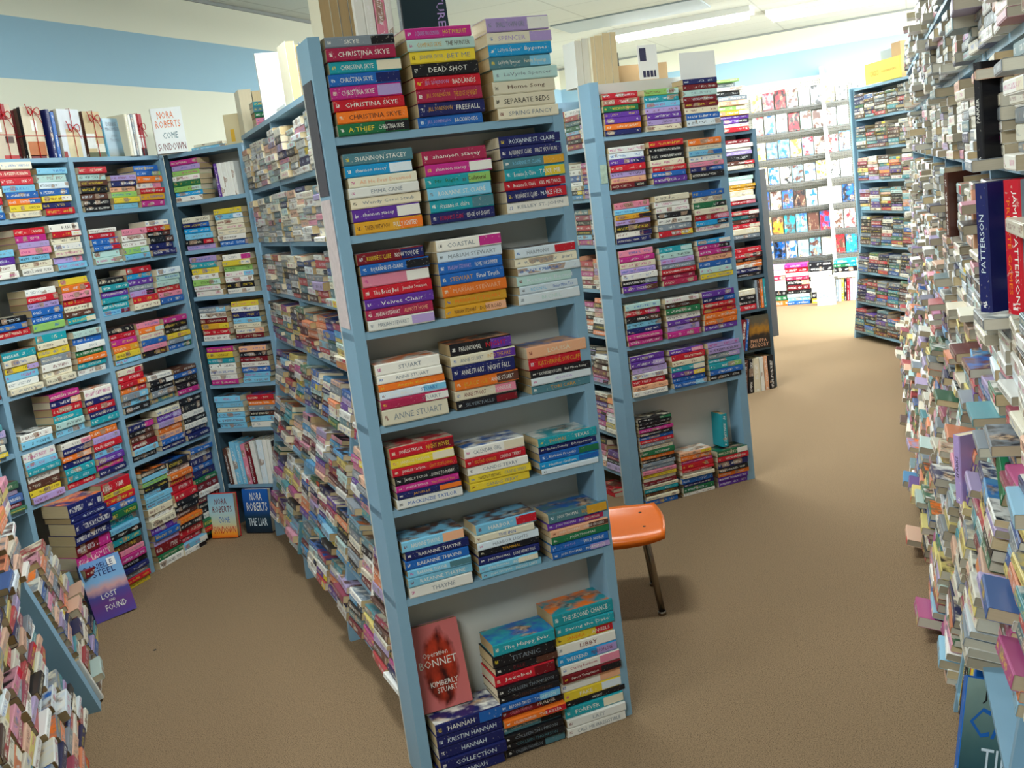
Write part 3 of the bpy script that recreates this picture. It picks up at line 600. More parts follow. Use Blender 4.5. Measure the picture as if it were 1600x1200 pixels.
for k in range(4):
    upright(FL, 4.235 + k * .021, .01, 2.0, .2, .105, .02, colr('cwew'[k]), 0, ['cream', 'white', 'grey', 'pale'][k] + ' paperback upright beside small red ribbon bundle on wall bookcase', 'paperback_book')
bundle(4.31, -3.57, .07, .205, 'b0303c', [(.1, .8, .2, .5, 'e8e8e8'), (0, 1, 0, .18, '3a2a30')], 'small tied bundle with red cover beside white novel', bowz=.7)
slab('novel', 'white novel Come Sundown with orange and teal title on wall bookcase corner', .15, .225, .045, standing(-3.53, 4.405, 2.002, .75, .08), 'eef2f2', colr('w'),
     [('NORA', .2, .72, .76, .92, 'o'), ('ROBERTS', .1, .9, .56, .72, 'o'), ('COME', .28, .76, .32, .46, 'z'), ('SUNDOWN', .06, .96, .06, .22, 'd')], pages=PAGEW[2])
Mx = Matrix.Translation((-3.44, 4.56, 2.001)) @ Matrix.Rotation(.05, 4, 'Z'); book(Mx, .2, .13, .016, colr('s'), None, None, 'thin light blue paperback lying flat on the corner bookcase top', None, None)
Mx = Matrix.Translation((-3.43, 4.57, 2.0175)) @ Matrix.Rotation(-.03, 4, 'Z'); book(Mx, .18, .12, .014, colr('c'), None, None, 'thin cream paperback lying on the thin light blue one', None, None)
slab('novel', 'small tan novel with yellow figure standing at corner bookcase end', .08, .15, .015, standing(-3.2, 4.53, 2.0, .3, .05), 'cdbf98', colr('c'), patches=[(.35, .6, .1, .5, 'd8a82c')], hard=False)

# ------------------------------------------------------------------ near-left unit (parallel to the long bookcase, across the aisle)
FQ = Frame((-2.8, 2.62), D)          # faces +U ; a to the far end is positive
fq_far = lambda z: -min(.3 * z, .15) ; fq_near = lambda z: -min(.3 * z, .10)
bookcase(FQ, 'bookcase', 'low blue bookcase with slanted foot at the near left, piled with paperbacks', -2.6, 0, [-.02, -.85, -1.7, -2.58], [.05, .3, .55, .8, 1.05], lambda z: -min(.3 * z, .15) + .012, .36, 1.1, pw=.075, back=False, recess=.09, shelf_recess=.075)
mass_rows(FQ, -2.5, -.04, [.05, .3, .55, .8, 1.05], lambda z: 'soft', lambda z: fq_far(z) - .022 + (.035 if z > .56 else 0), .18, .03, 1.27, fill=(.9, 1.0), W=.12, tilt=lambda z: .3 if z < .55 else .1)
mass_rows(FQ, .02, .9, [.012], 'soft', lambda z: fq_far(z) + .0, .178, .05, .5, fill=(.86, 1.0), W=.12, tilt=lambda z: .3)
mass_rows(FQ, .02, .9, [.012], 'warm', lambda z: fq_far(z) - .15, .178, .02, .42, fill=(.8, .95), W=.12)

# ------------------------------------------------------------------ second end bookcase
B0 = (-1.315, 4.769); B0 = (B0[0] - U.x * .055, B0[1] - U.y * .055); FB = Frame(B0, U); WB = .70
bb = bookcase(FB, 'bookcase', 'second blue end bookcase farther down the aisle, holding three piles per shelf', 0, WB, [.0225, WB - .0225], [.55, .80, 1.055, 1.287, 1.54, 1.785], lambda z: 0, .11, 2.03, pw=.045, tops={WB - .0225: 1.80})
BR = [(1.785, 'r r g p p o n', 'Ga t s l p l c', 'n d a d d c b q'), (1.54, 'w q pn r l f dk', 'r k k c r b p', 'o c sb w i nb k'), (1.287, 'i s jk l ku wn n', 'c w w k w e ry', 'b c gk c ri xk w'),
      (1.055, 'i m c l w ke pu', 'ta a l e r v v', 'xw mk mu f b a y'), (.80, 'a rm ku s n m m', 'w u g w pu l m', 'p nb r r o o p'), (.55, 'p pl l w r f w', 'pi r c tc py b bs', 'l l el t tG b k')]
for z, *cs in BR:
    for k, t in enumerate(cs): stack(FB, (.056, .276, .488)[k], z, t, None, None, bt=.0275, sp=(.0, .01), Lr=(.182, .192))
stack(FB, .058, 0, 'kg k k m k b r e c g! o k e e i y c d c t u c b!', .44, None, sp=(0, .01), Lr=(.18, .19))
stack(FB, .272, 0, 'fy o! m r! r- w- c b! n g! w', .225, None, sp=(0, .015), Lr=(.175, .185))
stack(FB, .482, 0, 'gw! r n! k o p p', .19, None, sp=(0, .015), Lr=(.175, .185))
upright(FB, .54, -.02, .195, .17, .1, .035, colr('t', .05), .03, 'green paperback standing upright on the right floor pile of second end bookcase', 'paperback_book', pages=PAGE[3])
m = Mesh()
for z in (1.92, 1.7, 1.42, 1.1, .9, .62):
    for a in (.014, .036):
        m.tube([FB.p(a, .0, z), FB.p(a, .0015, z)], .0022, 8)
o = m.build('screw_heads', MGREY, bb); o.matrix_parent_inverse = Matrix.Translation(bb.location).inverted()
sg = Mesh(); sg.hull8([FB.p(.008, .0005, 1.575), FB.p(.042, .0005, 1.575), FB.p(.042, .002, 1.575), FB.p(.008, .002, 1.575), FB.p(.008, .0005, 1.66), FB.p(.042, .0005, 1.66), FB.p(.042, .002, 1.66), FB.p(.008, .002, 1.66)])
tag(sg.build('sticker', painted('garden_sticker', 'a9bfae', .5, .5, 60)), 'small faded green picture sticker on the blue post of the second bookcase', 'sticker')
FBL = Frame(B0, -D)
lb = bookcase(FBL, 'bookcase', 'long blue bookcase behind the second end bookcase, seen in the gap', -2.6, -.15, [-2.58, -1.7, -.95, -.2], SHL, flareA, .42, 2.03, back=True, pw=.03)
mass_rows(FBL, -1.9, -.2, SHL, lambda z: 'mix' if z > 1.2 else 'warm', flareA, .18, .012, 1.99, fill=(.78, .98), tilt=lambda z: .2 if z < 1.0 else 0)
stack(FBL, -.42, 0, 'r- r', None, None, sp=(-.02, -.01))
FBR = Frame(Vector(B0) + U * WB, D)
bookcase(FBR, 'bookcase', 'blue bookcase on the hidden side behind the second end bookcase', .15, 2.3, [.165, 1.2, 2.28], SHL, lambda z: -.03, .17, 2.03, back=False, pw=.03, root=lb)

# ------------------------------------------------------------------ third end bookcase with hardcovers
C0 = Vector((-.998, 7.412)) - U * .62; FC = Frame(C0, U)
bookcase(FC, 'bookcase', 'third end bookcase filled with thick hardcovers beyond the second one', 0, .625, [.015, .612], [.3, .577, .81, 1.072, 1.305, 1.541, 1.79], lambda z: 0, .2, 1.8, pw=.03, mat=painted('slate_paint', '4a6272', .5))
CR = [(1.79, 'e fc Gc jc p- pk w- r', .24), (1.541, 'd w w- l k! ur c', .2), (1.305, 'a w j- j- c! w ri', .19), (1.072, 'rw tu ud rc c! e', .19), (.81, 'r! rk! ku o- wo n! k', .2)]
for r, (z, t, h) in enumerate(CR):
    for k in range(2):
        n0 = N_IND[0]
        T = [parse(q) for q in (t if k else ' '.join(t.split()[::-1])).split()][::-1]; tot = sum(q[3] for q in T); zz = z
        for i, (c, _, _, hm) in enumerate(T):
            H = h * hm / tot
            book(FC.mat(.35 - (1 - k) * .29 + R_.uniform(-.006, .006), R_.uniform(-.01, .015), zz, R_.uniform(-.03, .03)), R_.uniform(.215, .238), .15, H - .001, colr(c[0], .1), colr(c[1]) if len(c) > 1 else None, None,
                 f'{CNAME[c[0]]} hardcover, {NUM[len(T)-1-i]} down in {["left","right"][k]} pile, {NUM[r]} shelf of third end bookcase', 'hardcovers in the third end bookcase', name='hardcover_book', hard=True, art=i == len(T) - 1, pages=PAGE[2]); zz += H
for k, (c, H) in enumerate((('c', .04), ('k', .035), ('k', .03), ('r', .04))):
    zz = .577 + sum(h for _, h in (('r', .04), ('k', .03), ('k', .035), ('c', .04))[:3 - k])
    book(FC.mat(.3, 0, zz), .21, .15, H - .001, colr(c), None, None, f'{CNAME[c]} hardcover in flat pile on sixth shelf of third end bookcase, {["top", "second", "third", "bottom"][k]}', None, name='hardcover_book', hard=True, pages=PAGE[2])
x = .515
for k, (c, w) in enumerate((('e', .018), ('u', .018), ('o', .025), ('t', .02))):
    upright(FC, x, 0, .577, .2, .14, w, colr(c), 0, f'{CNAME[c]} hardcover upright at right end of third end bookcase sixth shelf', 'hardcover_book', hard=True); x += w + .001
slab('novel', 'black and gold novel standing cover out in third end bookcase', .19, .235, .04, standing(*FC.p(.4, .015, .3), math.atan2(U.y, U.x), .05, .03),
     gradmat('gregory_cover', [(0, '191512'), (.4, '2a2018'), (.6, 'a8741c'), (.8, '5a503c'), (1, '4a4a3c')], nz=.5), colr('k'), [('PHILIPPA', .15, .85, .2, .3, 'f'), ('GREGORY', .08, .92, .06, .17, 'f')])
for k, (c, w, ln_) in enumerate((('w', .03, -.15), ('d', .035, -.2), ('b', .02, -.2))):
    upright(FC, .3 + k * .036, .02, .3, .22, .14, w, colr(c), -ln_ * .9, f'{CNAME[c]} hardcover leaning beside the black and gold novel', 'hardcover_book', hard=True)
for k, (c, w) in enumerate((('u', .04), ('k', .045), ('c', .06), ('w', .03), ('f', .03), ('k', .05))):
    upright(FC, .32 + sum((.04, .045, .06, .03, .03, .05)[:k]) + .004 * k, .03, .0, .24, .15, w, colr(c), .1 if k < 2 else .0, f'{CNAME[c]} hardcover on the carpet below third end bookcase, {NUM[k]} from its left', 'hardcover_book', hard=True, pages=PAGE[1])
Mx = FC.mat(.26, 0, 2.035, .2)
for k, (c, w, hh, yw) in enumerate((('k', .04, .03, .1), ('w', .05, .025, -.1), ('e', .03, .03, .2), ('G', .0, .02, -.2))):
    book(FC.mat(.3 + w - .04, 0, 2.032 + sum((.03, .025, .03, .02)[:k]), yw), .24, .16, hh - .001, colr(c), None, None, f'{CNAME[c]} hardcover in loose pile on top of third end bookcase', None, name='hardcover_book', hard=True, pages=PAGE[2])

# dark wood gondola farther back, its unlit tone put into the colour
E0 = Vector((-1.234, 9.614)); FE = Frame(E0 - U * .6, U)
t = empty('bookcase', FE.p(.3, -.4, 0), 'unlit dark low bookcase standing beyond the third end bookcase', 'bookcase')
hullp('side_panel', MWOOD, FE, 0, .6, 0, -.03, 0, 1.5, t, t.location)
for z in (.1, .5, .9, 1.48): hullp('shelf', MWOOD, FE, 0, .6, -.03, -.8, z - .02, z, t, t.location)
hullp('side_panel', MWOOD, FE, 0, .6, -.8, -.83, 0, 1.5, t, t.location)

# ------------------------------------------------------------------ right far bookcase
DD = Vector((.469, -.883)).normalized(); FD = Frame((-.551 - DD.x * .0, 9.501), DD)
db = bookcase(FD, 'bookcase', 'tall blue bookcase at the far right of the aisle, paperbacks in dark colours', .22, 1.25, [.235, 1.235], [.07, .315, .563, .788, 1.065, 1.31, 1.566, 1.81, 2.05], lambda z: .13 * max(0, 1 - z), .24, 2.05, pw=.03)
hullp('side_panel', MB, FD, .19, .22, .02, -.3, .0, 2.06, db, db.location)
mass_rows(FD, .25, 1.22, [.07, .315, .563, .788, 1.065, 1.31, 1.566, 1.81], lambda z: 'dark' if z < 1.0 or z > 1.5 else 'mix', lambda z: .13 * max(0, 1 - z), .182, .012, 2.02, fill=(.8, .97), W=.12)
def card(name, label, cat, fr, a0, a1, out, z0, z1, mat, th=.01, texts=(), extra=None, tk='u'):
    q = fr.p((a0 + a1) / 2, out, z0); m = Mesh(); L = lambda p: tuple(Vector(p) - Vector(q))
    m.hull8([L(fr.p(a0, out, z0)), L(fr.p(a1, out, z0)), L(fr.p(a1, out - th, z0)), L(fr.p(a0, out - th, z0)), L(fr.p(a0, out, z1)), L(fr.p(a1, out, z1)), L(fr.p(a1, out - th, z1)), L(fr.p(a0, out - th, z1))])
    o = m.build(name, mat); o.location = q; tag(o, label, cat)
    if texts:
        t = Mesh()
        for (s, x0, x1, y0, y1) in texts: lettering(t, s, lambda p: L(fr.p(p[0], out + .001, p[1])), a0 + (a1 - a0) * x0, a0 + (a1 - a0) * x1, z0 + (z1 - z0) * y0, z0 + (z1 - z0) * y1)
        t.build('printing', ink(tk), o)
    return o
card('sign', 'yellow sign card standing on the tall far right bookcase', 'sign', FD, .36, .93, -.05, 2.06, 2.22, MYEL, .012, [('CLASSICS', .15, .4, .35, .6), ('PAPERBACKS', .5, .9, .42, .52)], tk='j')
card('storage_box', 'grey box behind the yellow sign on the far right bookcase', 'box', FD, .5, .7, -.12, 2.06, 2.3, MGREY, .12)
card('storage_box', 'tan box at the right end behind the yellow sign', 'box', FD, .72, .86, -.1, 2.06, 2.33, MCARD, .12)

# ------------------------------------------------------------------ right shelving run
FR = Frame((.27, 0), (.0364, -1))         # a = -Y
def outR(z): return .155 * max(0, 1 - z / .85)
SR = [.06, .31, .56, .80, 1.03, 1.275, 1.52, 1.785]
bookcase(FR, 'bookcase', 'long blue bookcase flaring at its foot along the right of the aisle', -8.1, -1.25, [-8.08, -7.2, -6.35, -5.5, -4.65, -3.8, -2.95, -2.1, -1.27], SR, lambda z: outR(z) - .012, .3, 2.05, pw=.025, back=True)
hullp('top_board', MB, FR, -8.1, -1.25, -.3, 0, 2.03, 2.05, bpy.data.objects[[o.name for o in COL.objects if o.get('category') == 'bookcase'][-1]], [o for o in COL.objects if o.get('category') == 'bookcase'][-1].location)
mass_rows(FR, -8.02, -1.3, SR, lambda z: ('low' if R_.random() < .5 else 'soft') if z < .78 else ('mix' if z < 1.0 else 'pale'), outR, .184, .062, 2.0, fill=(.86, 1.0), W=.115, pages=PAGEW + PAGE[:1], tilt=lambda z: .24 if z < .8 else 0, near_cut=True)
# taller clutter on top of the run
mass_rows(FR, -7.9, -1.6, [2.052], 'pale', lambda z: -.01, .2, .07, 2.3, fill=(.3, 1.0), W=.12, pages=PAGEW)
card('storage_box', 'yellow fronted grey bin on top of the right bookcase run', 'box', Frame((.02, 5.6), (1, 0)), .0, .26, 0, 2.33, 2.5, MYEL, .25)

def upr(a, out, z, L, W, H, c, label, lean=0, texts=None, name='paperback_book', pages=None):
    return upright(FR, a, out, z, L, W, H, colr(c), lean, label, name, None, texts, pages, hard=name == 'hardcover_book', yaw=.55)
# upright books that stand out of the run
upr(-2.16, .075, 1.262, .24, .15, .034, 'n', 'navy spined hardcover upright beside the silver and red hardcover, right run', texts=[('PATTERSON', 'q')], name='hardcover_book')
upr(-2.30, .06, 1.53, .19, .12, .02, 'k', 'black upright spine with yellow letters high in the right run', texts=[('U BUTLER', 'y')])
upr(-2.275, .065, 1.53, .195, .12, .022, 'k', 'black upright spine with white letters high in the right run', texts=[('PARKER', 'w')])
upr(-3.6, .05, 1.28, .2, .12, .02, 'u', 'brown upright spine standing among stacked books mid right run')
upr(-3.1, .085, .57, .2, .13, .03, 'l', 'pale lilac upright spine with black capitals in the lower right run', texts=[('SPARKS', 'k')])
# cover of the near hardcover facing the camera
slab('novel', 'silver-blue hardcover with tall red spine facing out at right picture edge', .155, .243, .046, standing(.168, 2.06, 1.262, .56, .0), gradmat('silver_cover', [(0, '6a7886'), (.5, '9fb0bc'), (1, '8f9ca8')], nz=.3), colr('r'),
     [('P', .3, .6, .62, .8, 'k')], patches=[(.32, .9, .5, .56, 'c8202a'), (.32, .9, .42, .48, 'c8202a')], spine_text=[('JAMES PATTERSON', .08, .92, .5, .8, 'w'), ('PRIVATE GAMES', .15, .85, .2, .4, 'o')])
slab('novel', 'green and purple novel lying cover up in the lower right run', .12, .18, .04, Matrix.Translation((.145, 2.45, .80)) @ Matrix.Rotation(-PI / 2 + .5, 4, 'X') @ Matrix.Rotation(.2, 4, 'Z'), '1d7a50', colr('g'),
     [('THE', .1, .6, .82, .94, 'a'), ('MURDER', .2, .9, .62, .72, 'r'), ('GAP', .3, .8, .2, .34, 'y')], patches=[(.1, .9, .42, .56, '5a4a9a')], hard=False)
# leaning hardcovers at the near right foot
lean_ = [('y', .02, 'BEST OF THE BEST'), ('k', .035, 'MURDER'), ('k', .03, 'MURDER CLUB'), ('g', .025, None), ('r', .022, 'PRIVATE'), ('y', .045, 'KILL'), ('b', .035, 'CARL HIAASEN')]
yy = 2.83
for k, (c, w, s) in enumerate(lean_):
    Mx = FR.mat(-yy, .135, .064) @ Matrix.Rotation(-.2, 4, 'X') @ Matrix.Rotation(-.3, 4, 'Y') @ Matrix.Rotation(-PI / 2, 4, 'Y')
    book(Mx, .24, .15, w - .001, colr(c), None, None, f'{CNAME[c]} hardcover leaning on carpet at near right foot, {NUM[k]} in the row', 'leaning hardcovers at the near right', [(s, 'w' if c not in 'y' else 'k')] if s else None, name='hardcover_book', hard=True)
    yy -= w * 1.1
slab('novel', 'grey-green novel with large blue capitals leaning at near right corner', .165, .24, .035, standing(.015, 2.5, .066, .2, .3, .22), gradmat('cat_cover', [(0, '1f4650'), (.4, '4f7070'), (1, '8ea49a')], nz=.2), colr('b'),
     [('JAMES', .25, .9, .76, .9, 'k'), ('CAT', .1, .98, .42, .72, 'b'), ('TIME', .3, .95, .1, .32, 'q')])
# leaning upright books at the far foot of the run
x = 8.3
for k, c in enumerate('wykpmulro'):
    upright(FR, -(8.12 + .035 * k), .14 - .02 * (k % 3), .0, .23, .15, .03, colr(c), -.05, f'{CNAME[c]} hardcover standing on carpet at far foot of right run, {NUM[k]} from its near side', 'hardcover_book', hard=True)

# ------------------------------------------------------------------ far wall: face-out racks and floor piles
mpeg, nt, b = newmat('slatwall', rough=.5); tc = N(nt, 'ShaderNodeTexCoord'); sep = N(nt, 'ShaderNodeSeparateXYZ'); nt.links.new(tc.outputs['Object'], sep.inputs[0])
vx = mth(nt, 'LESS_THAN', mth(nt, 'FRACT', mth(nt, 'MULTIPLY', sep.outputs[0], 40)), .25); vz = mth(nt, 'LESS_THAN', mth(nt, 'FRACT', mth(nt, 'MULTIPLY', sep.outputs[2], 40)), .25)
nt.links.new(mixc(nt, mth(nt, 'MULTIPLY', vx, vz), hx('c2beb2'), hx('4a4a48')), b.inputs['Base Color'])
m = Mesh(); m.box(-2.6, 1.6, FARY - .03, FARY - .008, .35, 2.35); o = m.build('display_board', mpeg); tag(o, 'white perforated display board on the far wall', 'display board')
FW = Frame((0, FARY - .12), (1, 0))
ZR = [.48, .75, 1.02, 1.29, 1.56, 1.83, 2.08]
RN = ['lowest', 'second lowest', 'third lowest', 'middle', 'third highest', 'second highest', 'highest']
MGRID = painted('wire_grey', '6f6f6c', .5)
for r, z in enumerate(ZR):
    rk = empty('wire_rack', (-.9, FARY - .1, z), f'{RN[r]} wire rack of the far display board, holding face-out books', 'rack', 'wire racks on the far board')
    m = Mesh(); m.box(-1.5, 1.5, -.06, .06, -.012, 0); m.build('tray', MGRID, rk)
    m = Mesh()
    for q in range(5): m.box(-1.5, 1.5, -.064, -.06, -.045 + q * .014, -.041 + q * .014)
    for q in range(100): m.box(-1.5 + q * .03, -1.497 + q * .03, -.063, -.06, -.045, .012)
    m.build('wire_front', MGRID, rk)
    for k in range(9):
        c = R_.choice('wwaqcswewk' if r > 2 else 'wtskjuwcqb'); w = .113
        x = -1.62 + k * .126
        if abs(x + .9) < .0: continue
        m = Mesh(); mp = Mesh(); seed = R_.random()
        T_ = .025
        book_geo(m, lambda p: (p[1], T_ - p[2], p[0]), R_.uniform(.18, .205), w, T_, colr(c, .1), spine_mi=4, mp=mp, art=True, aink=colr(R_.choice('kuwrbj')), seed=seed, pages=PAGE[2])
        o = m.build('face_out_book', BM, attrs=True); o.matrix_world = standing(x, FARY - .15, z + .002, 0, .16); mp.build('page_block', BM, o, attrs=True)
        tag(o, f'{CNAME[c]} face-out book, {NUM[k]} along from left in {RN[r]} rack, far board', 'book', 'face-out books on the far display board')
m = Mesh(); m.box(-.88, -.845, FARY - .2, FARY - .03, 0, 2.45); tag(m.build('display_post', MWHITE), 'white upright post dividing the far display board', 'post')
fp = [(-1.50, .14, 'l w vi c w k g o'), (-1.357, .235, 'm r! w v kf! d! k q s b'), (-1.11, .235, 'k k w w w! w k! y'), (-.863, .23, 'x gx k! w')]
for s, (x, L, t) in enumerate(fp):
    T = [parse(q) for q in t.split()][::-1]; tot = sum(q[3] for q in T); zz = .0 if s < 3 else .27; hh = .44 if s < 3 else .17
    for i, (c, _, _, hm) in enumerate(T):
        H = hh * hm / tot
        book(Frame((0, FARY - .45), (1, 0)).mat(x + R_.uniform(-.01, .01), 0, zz, R_.uniform(-.05, .05)), L, .17, H - .001, colr(c[0], .1), colr(c[1]) if len(c) > 1 else None, None,
             f'{CNAME[c[0]]} hardcover, {NUM[i]} from the bottom of {["first","second","third","last"][s]} floor pile by the far wall', 'hardcovers piled at the far wall', name='hardcover_book', hard=True); zz += H
xx = -.86
for k, c in enumerate('ewykriqlbrqbdoe'):
    upright(Frame((0, FARY - .45), (1, 0)), xx, 0, .0, .235, .15, .026, colr(c), .05, f'{CNAME[c]} hardcover upright on carpet at far wall, {NUM[k]} right of the white novel', 'hardcover_book', hard=True); xx += .028
slab('novel', 'white novel with blue script standing before the far wall piles', .19, .27, .03, standing(-1.035, FARY - .66, .0, 0, .1), 'f2f4f4', colr('w'), [('Time', .35, .75, .65, .8, 'i'), ('CIRCUS', .1, .9, .3, .5, 'x')])

# ------------------------------------------------------------------ things on top of the bookcases
def leafbook(fr, a, out, z, L, W, H, label, c='w', lean=0, pages=None, yaw=0):
    """book standing with the fore-edge of its pages to the front"""
    q = fr.p(a, out, z); ang = math.atan2(fr.U.y, fr.U.x) + yaw
    Mx = Matrix.Translation(q) @ Matrix.Rotation(ang, 4, 'Z') @ Matrix.Rotation(lean, 4, 'Y') @ Matrix.Rotation(-PI / 2, 4, 'Y') @ Matrix.Translation((0, W, 0)) @ Matrix.Rotation(PI, 4, 'X')
    return book(Mx, L, W, H, colr(c), None, None, label, None, None, name='hardcover_book', pages=pages or PAGE[1])
zt = 2.032
xs = .02
for k, (w, c) in enumerate(((.028, 'c'), (.022, 'c'), (.026, 'e'), (.018, 'c'), (.02, 'c'))):
    leafbook(FA, .065 + xs, -.17, zt, .19 - .006 * (k % 2), .12, w, ['tall', 'thin', 'thick', 'narrow', 'wide'][k] + ' book showing brown page edges on top of front end bookcase', c, 0, PAGE[3]); xs += w + .001
for k, (w, c) in enumerate(((.03, 'w'), (.028, 'w'), (.03, 'i'), (.02, 'w'))):
    upright(FA, .172 + .029 * k, -.16, zt, .2, .12, w, colr(c), 0, f'{["white","pale","pink","ivory"][k]} spine standing on top of front end bookcase beside brown page edges', 'hardcover_book')
slab('novel', 'black hardcover with violet title standing on the front end bookcase', .13, .21, .03, standing(*FA.p(.30, -.15, zt), math.atan2(U.y, U.x), 0, 0), '22343c', colr('k'), [('CREATURES', .70, .72, .1, .9, 'l')] if False else [])
t = Mesh(); lettering(t, 'CREATURES', lambda p: (p[1], -.002, .2 - p[0]), .0, .19, .1, .122); to = t.build('title', ink('l')); to.parent = bpy.data.objects[[o.name for o in COL.objects if o.get('label', '').startswith('black hardcover with violet')][0]]
# top of long unit: a runs -t
def topstand(t, lat, L, w, th, c, label, yaw=0, pages=None, kind='leaf'):
    fr = FAL
    if kind == 'leaf': return leafbook(fr, -t, -lat, zt, L, w, th, label, c, 0, pages, yaw)
leafbook(FA, .245, -2.66, zt, .21, .14, .06, 'thick book with cream page edges standing at far end of long bookcase top', 'c', 0, PAGE[2])
leafbook(FA, .31, -2.66, zt, .2, .14, .05, 'book with tan page edges beside the cream one, far end of long bookcase top', 'c', 0, PAGE[0])
stack(FA, .26, zt, 't z g i i', .12, None, out=lambda z: -2.4)
card('paper_sheet', 'blank white board standing on the long bookcase top in bright light', 'board', FA, .25, .475, -2.1, zt, 2.32, MWHITE, .02)
card('storage_box', 'flat white box lying before the white board on long bookcase', 'box', FA, .27, .43, -1.72, zt, 2.06, MWHITE, .2)
for k, w in enumerate((.035, .03, .028, .034)):
    leafbook(FA, .25 + .033 * k, -1.45 - .02 * k, zt, .225 - .01 * (k % 2), .13, w, f'{["first","second","third","fourth"][k]} book with brown page edges right of the white board, long bookcase top', 'ceeu'[k], 0, hx('8a744e') if k % 2 else hx('a08a62'), .05)
card('bookmark_strip', 'dark strip of printed bookmarks on the side of front end bookcase', 'bookmark strip', Frame(Vector(A0) + D * .128, -D), .01, .11, .003, 1.645, 1.93, painted('dark_print', '4a4a52', .5, .5, 90), .002)
card('bookmark_strip', 'pinkish white strip of bookmarks below the dark one on bookcase side', 'bookmark strip', Frame(Vector(A0) + D * .128, -D), .01, .11, .003, 1.30, 1.635, painted('pale_print', 'cdbfc0', .5, .3, 60), .002)
# top of the second end bookcase
xs = 0
for k, (w, hh) in enumerate(((.035, .21), (.035, .22), (.02, .22), (.04, .225), (.04, .235), (.03, .235))):
    leafbook(FB, .03 + xs, -.15 - .02 * (k < 2), zt, hh, .13, w, f'{["first","second","third","fourth","fifth","sixth"][k]} upright book from the left showing page edges, second end bookcase top', 'w' if k == 0 else 'c', .03, PAGEW[2] if k < 2 else PAGE[0]); xs += w + .002
leafbook(FBL, -.45, -.27, zt, .17, .12, .05, 'grey-brown page edges of book on long unit behind second end bookcase', 'k', 0, PAGE[3])
card('flyer_sheet', 'white flyer with small dark picture on second end bookcase top', 'flyer', FB, .33, .435, -.11, zt, 2.19, MWHITE, .002)
pf = [o for o in COL.objects if o.name.startswith('flyer_sheet')][0]
for (x0, x1, z0, z1) in ((.01, .045, .085, .145), (.02, .035, .01, .04), (.04, .055, .01, .04), (.06, .075, .01, .04), (.08, .09, .01, .04)):
    m = Mesh(); L = lambda p: tuple(Vector(p) - Vector(pf.location)); f0 = .33
    m.quad([L(FB.p(f0 + x0, -.109, zt + z0)), L(FB.p(f0 + x1, -.109, zt + z0)), L(FB.p(f0 + x1, -.109, zt + z1)), L(FB.p(f0 + x0, -.109, zt + z1))]); m.build('picture', painted('flyer_print', '3c3a58', .5, .4, 80), pf)
card('cardboard_box', 'tan cardboard box behind the flyer on second bookcase', 'box', FB, .24, .54, -.2, zt, 2.115, MCARD, .2)
card('paper_sheet', 'plain white card standing at the right of second end bookcase top', 'card', FB, .53, .73, -.07, 2.0, 2.135, MWHITE, .003)

# ------------------------------------------------------------------ orange chair
def sub(co, k=1): return co
ch = empty('chair', (-1.12, 3.62, 0), 'small orange moulded plastic chair with bent metal legs behind front end bookcase', 'chair')
c0, c1_, c2_ = Vector((-.95, 3.46)), Vector((-1.09, 3.90)), Vector((-1.36, 3.40))
# seat: rounded square shell, x along front edge
sw, sd = .36, .36; ang = math.atan2(U.y, U.x) - .42
def seatp(x, y):
    r = .07; zz = .318 + .012 * ((abs(x) / .18) ** 4 + max(0, y / .18) ** 4) - .03 * max(0, (-y - .12) / .06) ** 2 * .5 - .006 * (1 - min(1, (x * x + y * y) / .02))
    return zz
m = Mesh(); NN = 20; top = []; cx_, cy_ = -1.115, 3.64
for lay in (0, 1):
    for i in range(NN + 1):
        for j in range(NN + 1):
            u_, v_ = -1 + 2 * i / NN, -1 + 2 * j / NN
            # superellipse mapping of the square
            ux = u_ * math.sqrt(1 - v_ * v_ * .18); vx_ = v_ * math.sqrt(1 - u_ * u_ * .18)
            x, y = ux * sw / 2, vx_ * sd / 2; z = seatp(x, y) - (.008 if lay else 0)
            if lay == 1 and (i in (0, NN) or j in (0, NN)): z -= .012
            m.v.append((x, y, z))
def af(f): m.f.append(f); m.mi.append(0); m.col.append((1, 1, 1, 1)); m.ink.append((0, 0, 0, 1)); m.uv.append([(.5, .5)] * len(f))
K = NN + 1
for i in range(NN):
    for j in range(NN):
        a = i * K + j; af((a, a + K, a + K + 1, a + 1)); b_ = K * K + a; af((b_, b_ + 1, b_ + K + 1, b_ + K))
for i in range(NN):
    for (a, b_) in ((i * K, (i + 1) * K), ((i + 1) * K + NN, i * K + NN)): af((a, a + K * K, b_ + K * K, b_))
    for (a, b_) in ((i + 1, i), (NN * K + i, NN * K + i + 1)): af((a, a + K * K, b_ + K * K, b_))
seat = m.build('seat', MORANGE, ch, smooth=True); seat.rotation_euler = (0, 0, ang)
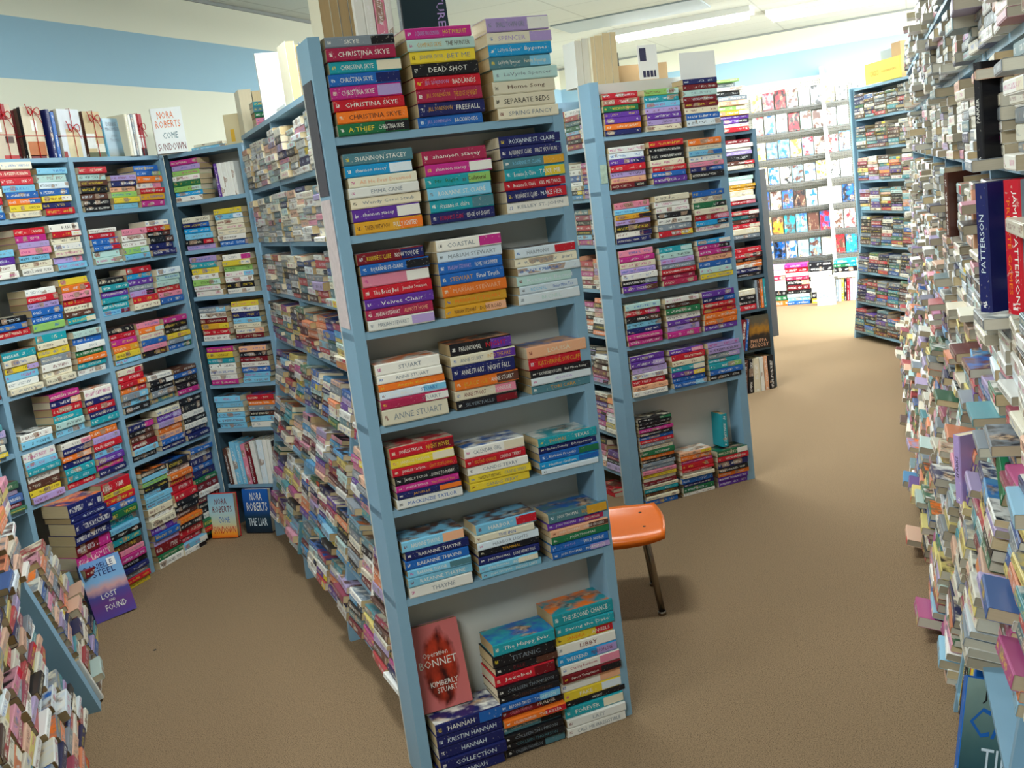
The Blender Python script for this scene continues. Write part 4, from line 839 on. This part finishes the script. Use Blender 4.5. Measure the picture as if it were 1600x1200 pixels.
# backrest, hidden beyond the bookcase from here
m = Mesh(); P0 = []
for i in range(11):
    for j in range(7):
        x = -.17 + .34 * i / 10; z = .40 + .2 * j / 6; y = .19 + .05 * j / 6 - .03 * math.cos(PI * (i / 10 - .5)) * 0 + .04 * (abs(x) / .17) ** 2 * -1
        P0.append((x, y, z))
def arrow(P, th):
    n = len(P); m.v += P + [(p[0], p[1] + th, p[2]) for p in P]
    for i in range(10):
        for j in range(6):
            a = i * 7 + j; af((a, a + 7, a + 8, a + 1)); af((n + a, n + a + 1, n + a + 8, n + a + 7))
    for i in range(10): af((i * 7, n + i * 7, n + i * 7 + 7, i * 7 + 7)); af((i * 7 + 6, i * 7 + 13, n + i * 7 + 13, n + i * 7 + 6))
    for j in range(6): af((j, j + 1, n + j + 1, n + j)); af((70 + j, n + 70 + j, n + 71 + j, 71 + j))
arrow(P0, .008)
def chl(x, y, z):   # chair local from world
    return tuple(Vector((x, y, z)) - ch.location)
bk = m.build('backrest', MORANGE, ch, smooth=True); bk.rotation_euler = (0, 0, ang + PI / 2)
Rz = Matrix.Rotation(ang, 3, 'Z'); foot = Rz.inverted() @ Vector((-.954 + 1.12, 3.527 - 3.62, 0))
for sx, sy in ((1, -1), (1, 1), (-1, 1), (-1, -1)):
    m = Mesh(); fx, fy = abs(foot.x) * sx, (foot.y if sy < 0 else -foot.y); fx = foot.x if sx > 0 else -foot.x
    tx, ty = fx * .8, fy * .78
    m.tube([(tx * .3, ty, .295), (tx * .75, ty, .293), (tx * .93, ty, .283), (tx, ty * 1.02, .26), (tx * 1.05, ty * 1.05, .22), (fx, fy, .012)], .0125, 12); lg = m.build('leg', MCHROME, ch, smooth=True); lg.rotation_euler = (0, 0, ang)
    m = Mesh(); m.tube([(fx, fy, .001), (fx, fy, .014)], .0155, 14); ft = m.build('foot_glide', MCHROME, lg, smooth=True)
m = Mesh()
for x, y in ((.1, .1), (.1, -.06), (-.1, .1), (-.1, -.06)): m.tube([(x, y, seatp(x, y) - .001), (x, y, seatp(x, y) + .0015)], .006, 10)
o = m.build('rivets', MINK, ch); o.rotation_euler = (0, 0, ang)
# specks on the carpet
for k, (x, y, r_) in enumerate(((-2.9, 3.05, .006),)):
    m = Mesh(); m.tube([(x, y, 0), (x, y, .0015)], r_, 8); tag(m.build('carpet_spot', MINK), 'tiny dark spot on the carpet in the left aisle', 'spot')

# ------------------------------------------------------------------ everything too small to count one by one
o = MASS.build('paperback_books', BM, attrs=True)
tag(o, 'hundreds of small paperbacks filling the long side shelves and far bookcases', 'books', kind='stuff')
print('individual books', N_IND[0], 'mass faces', len(MASS.f))
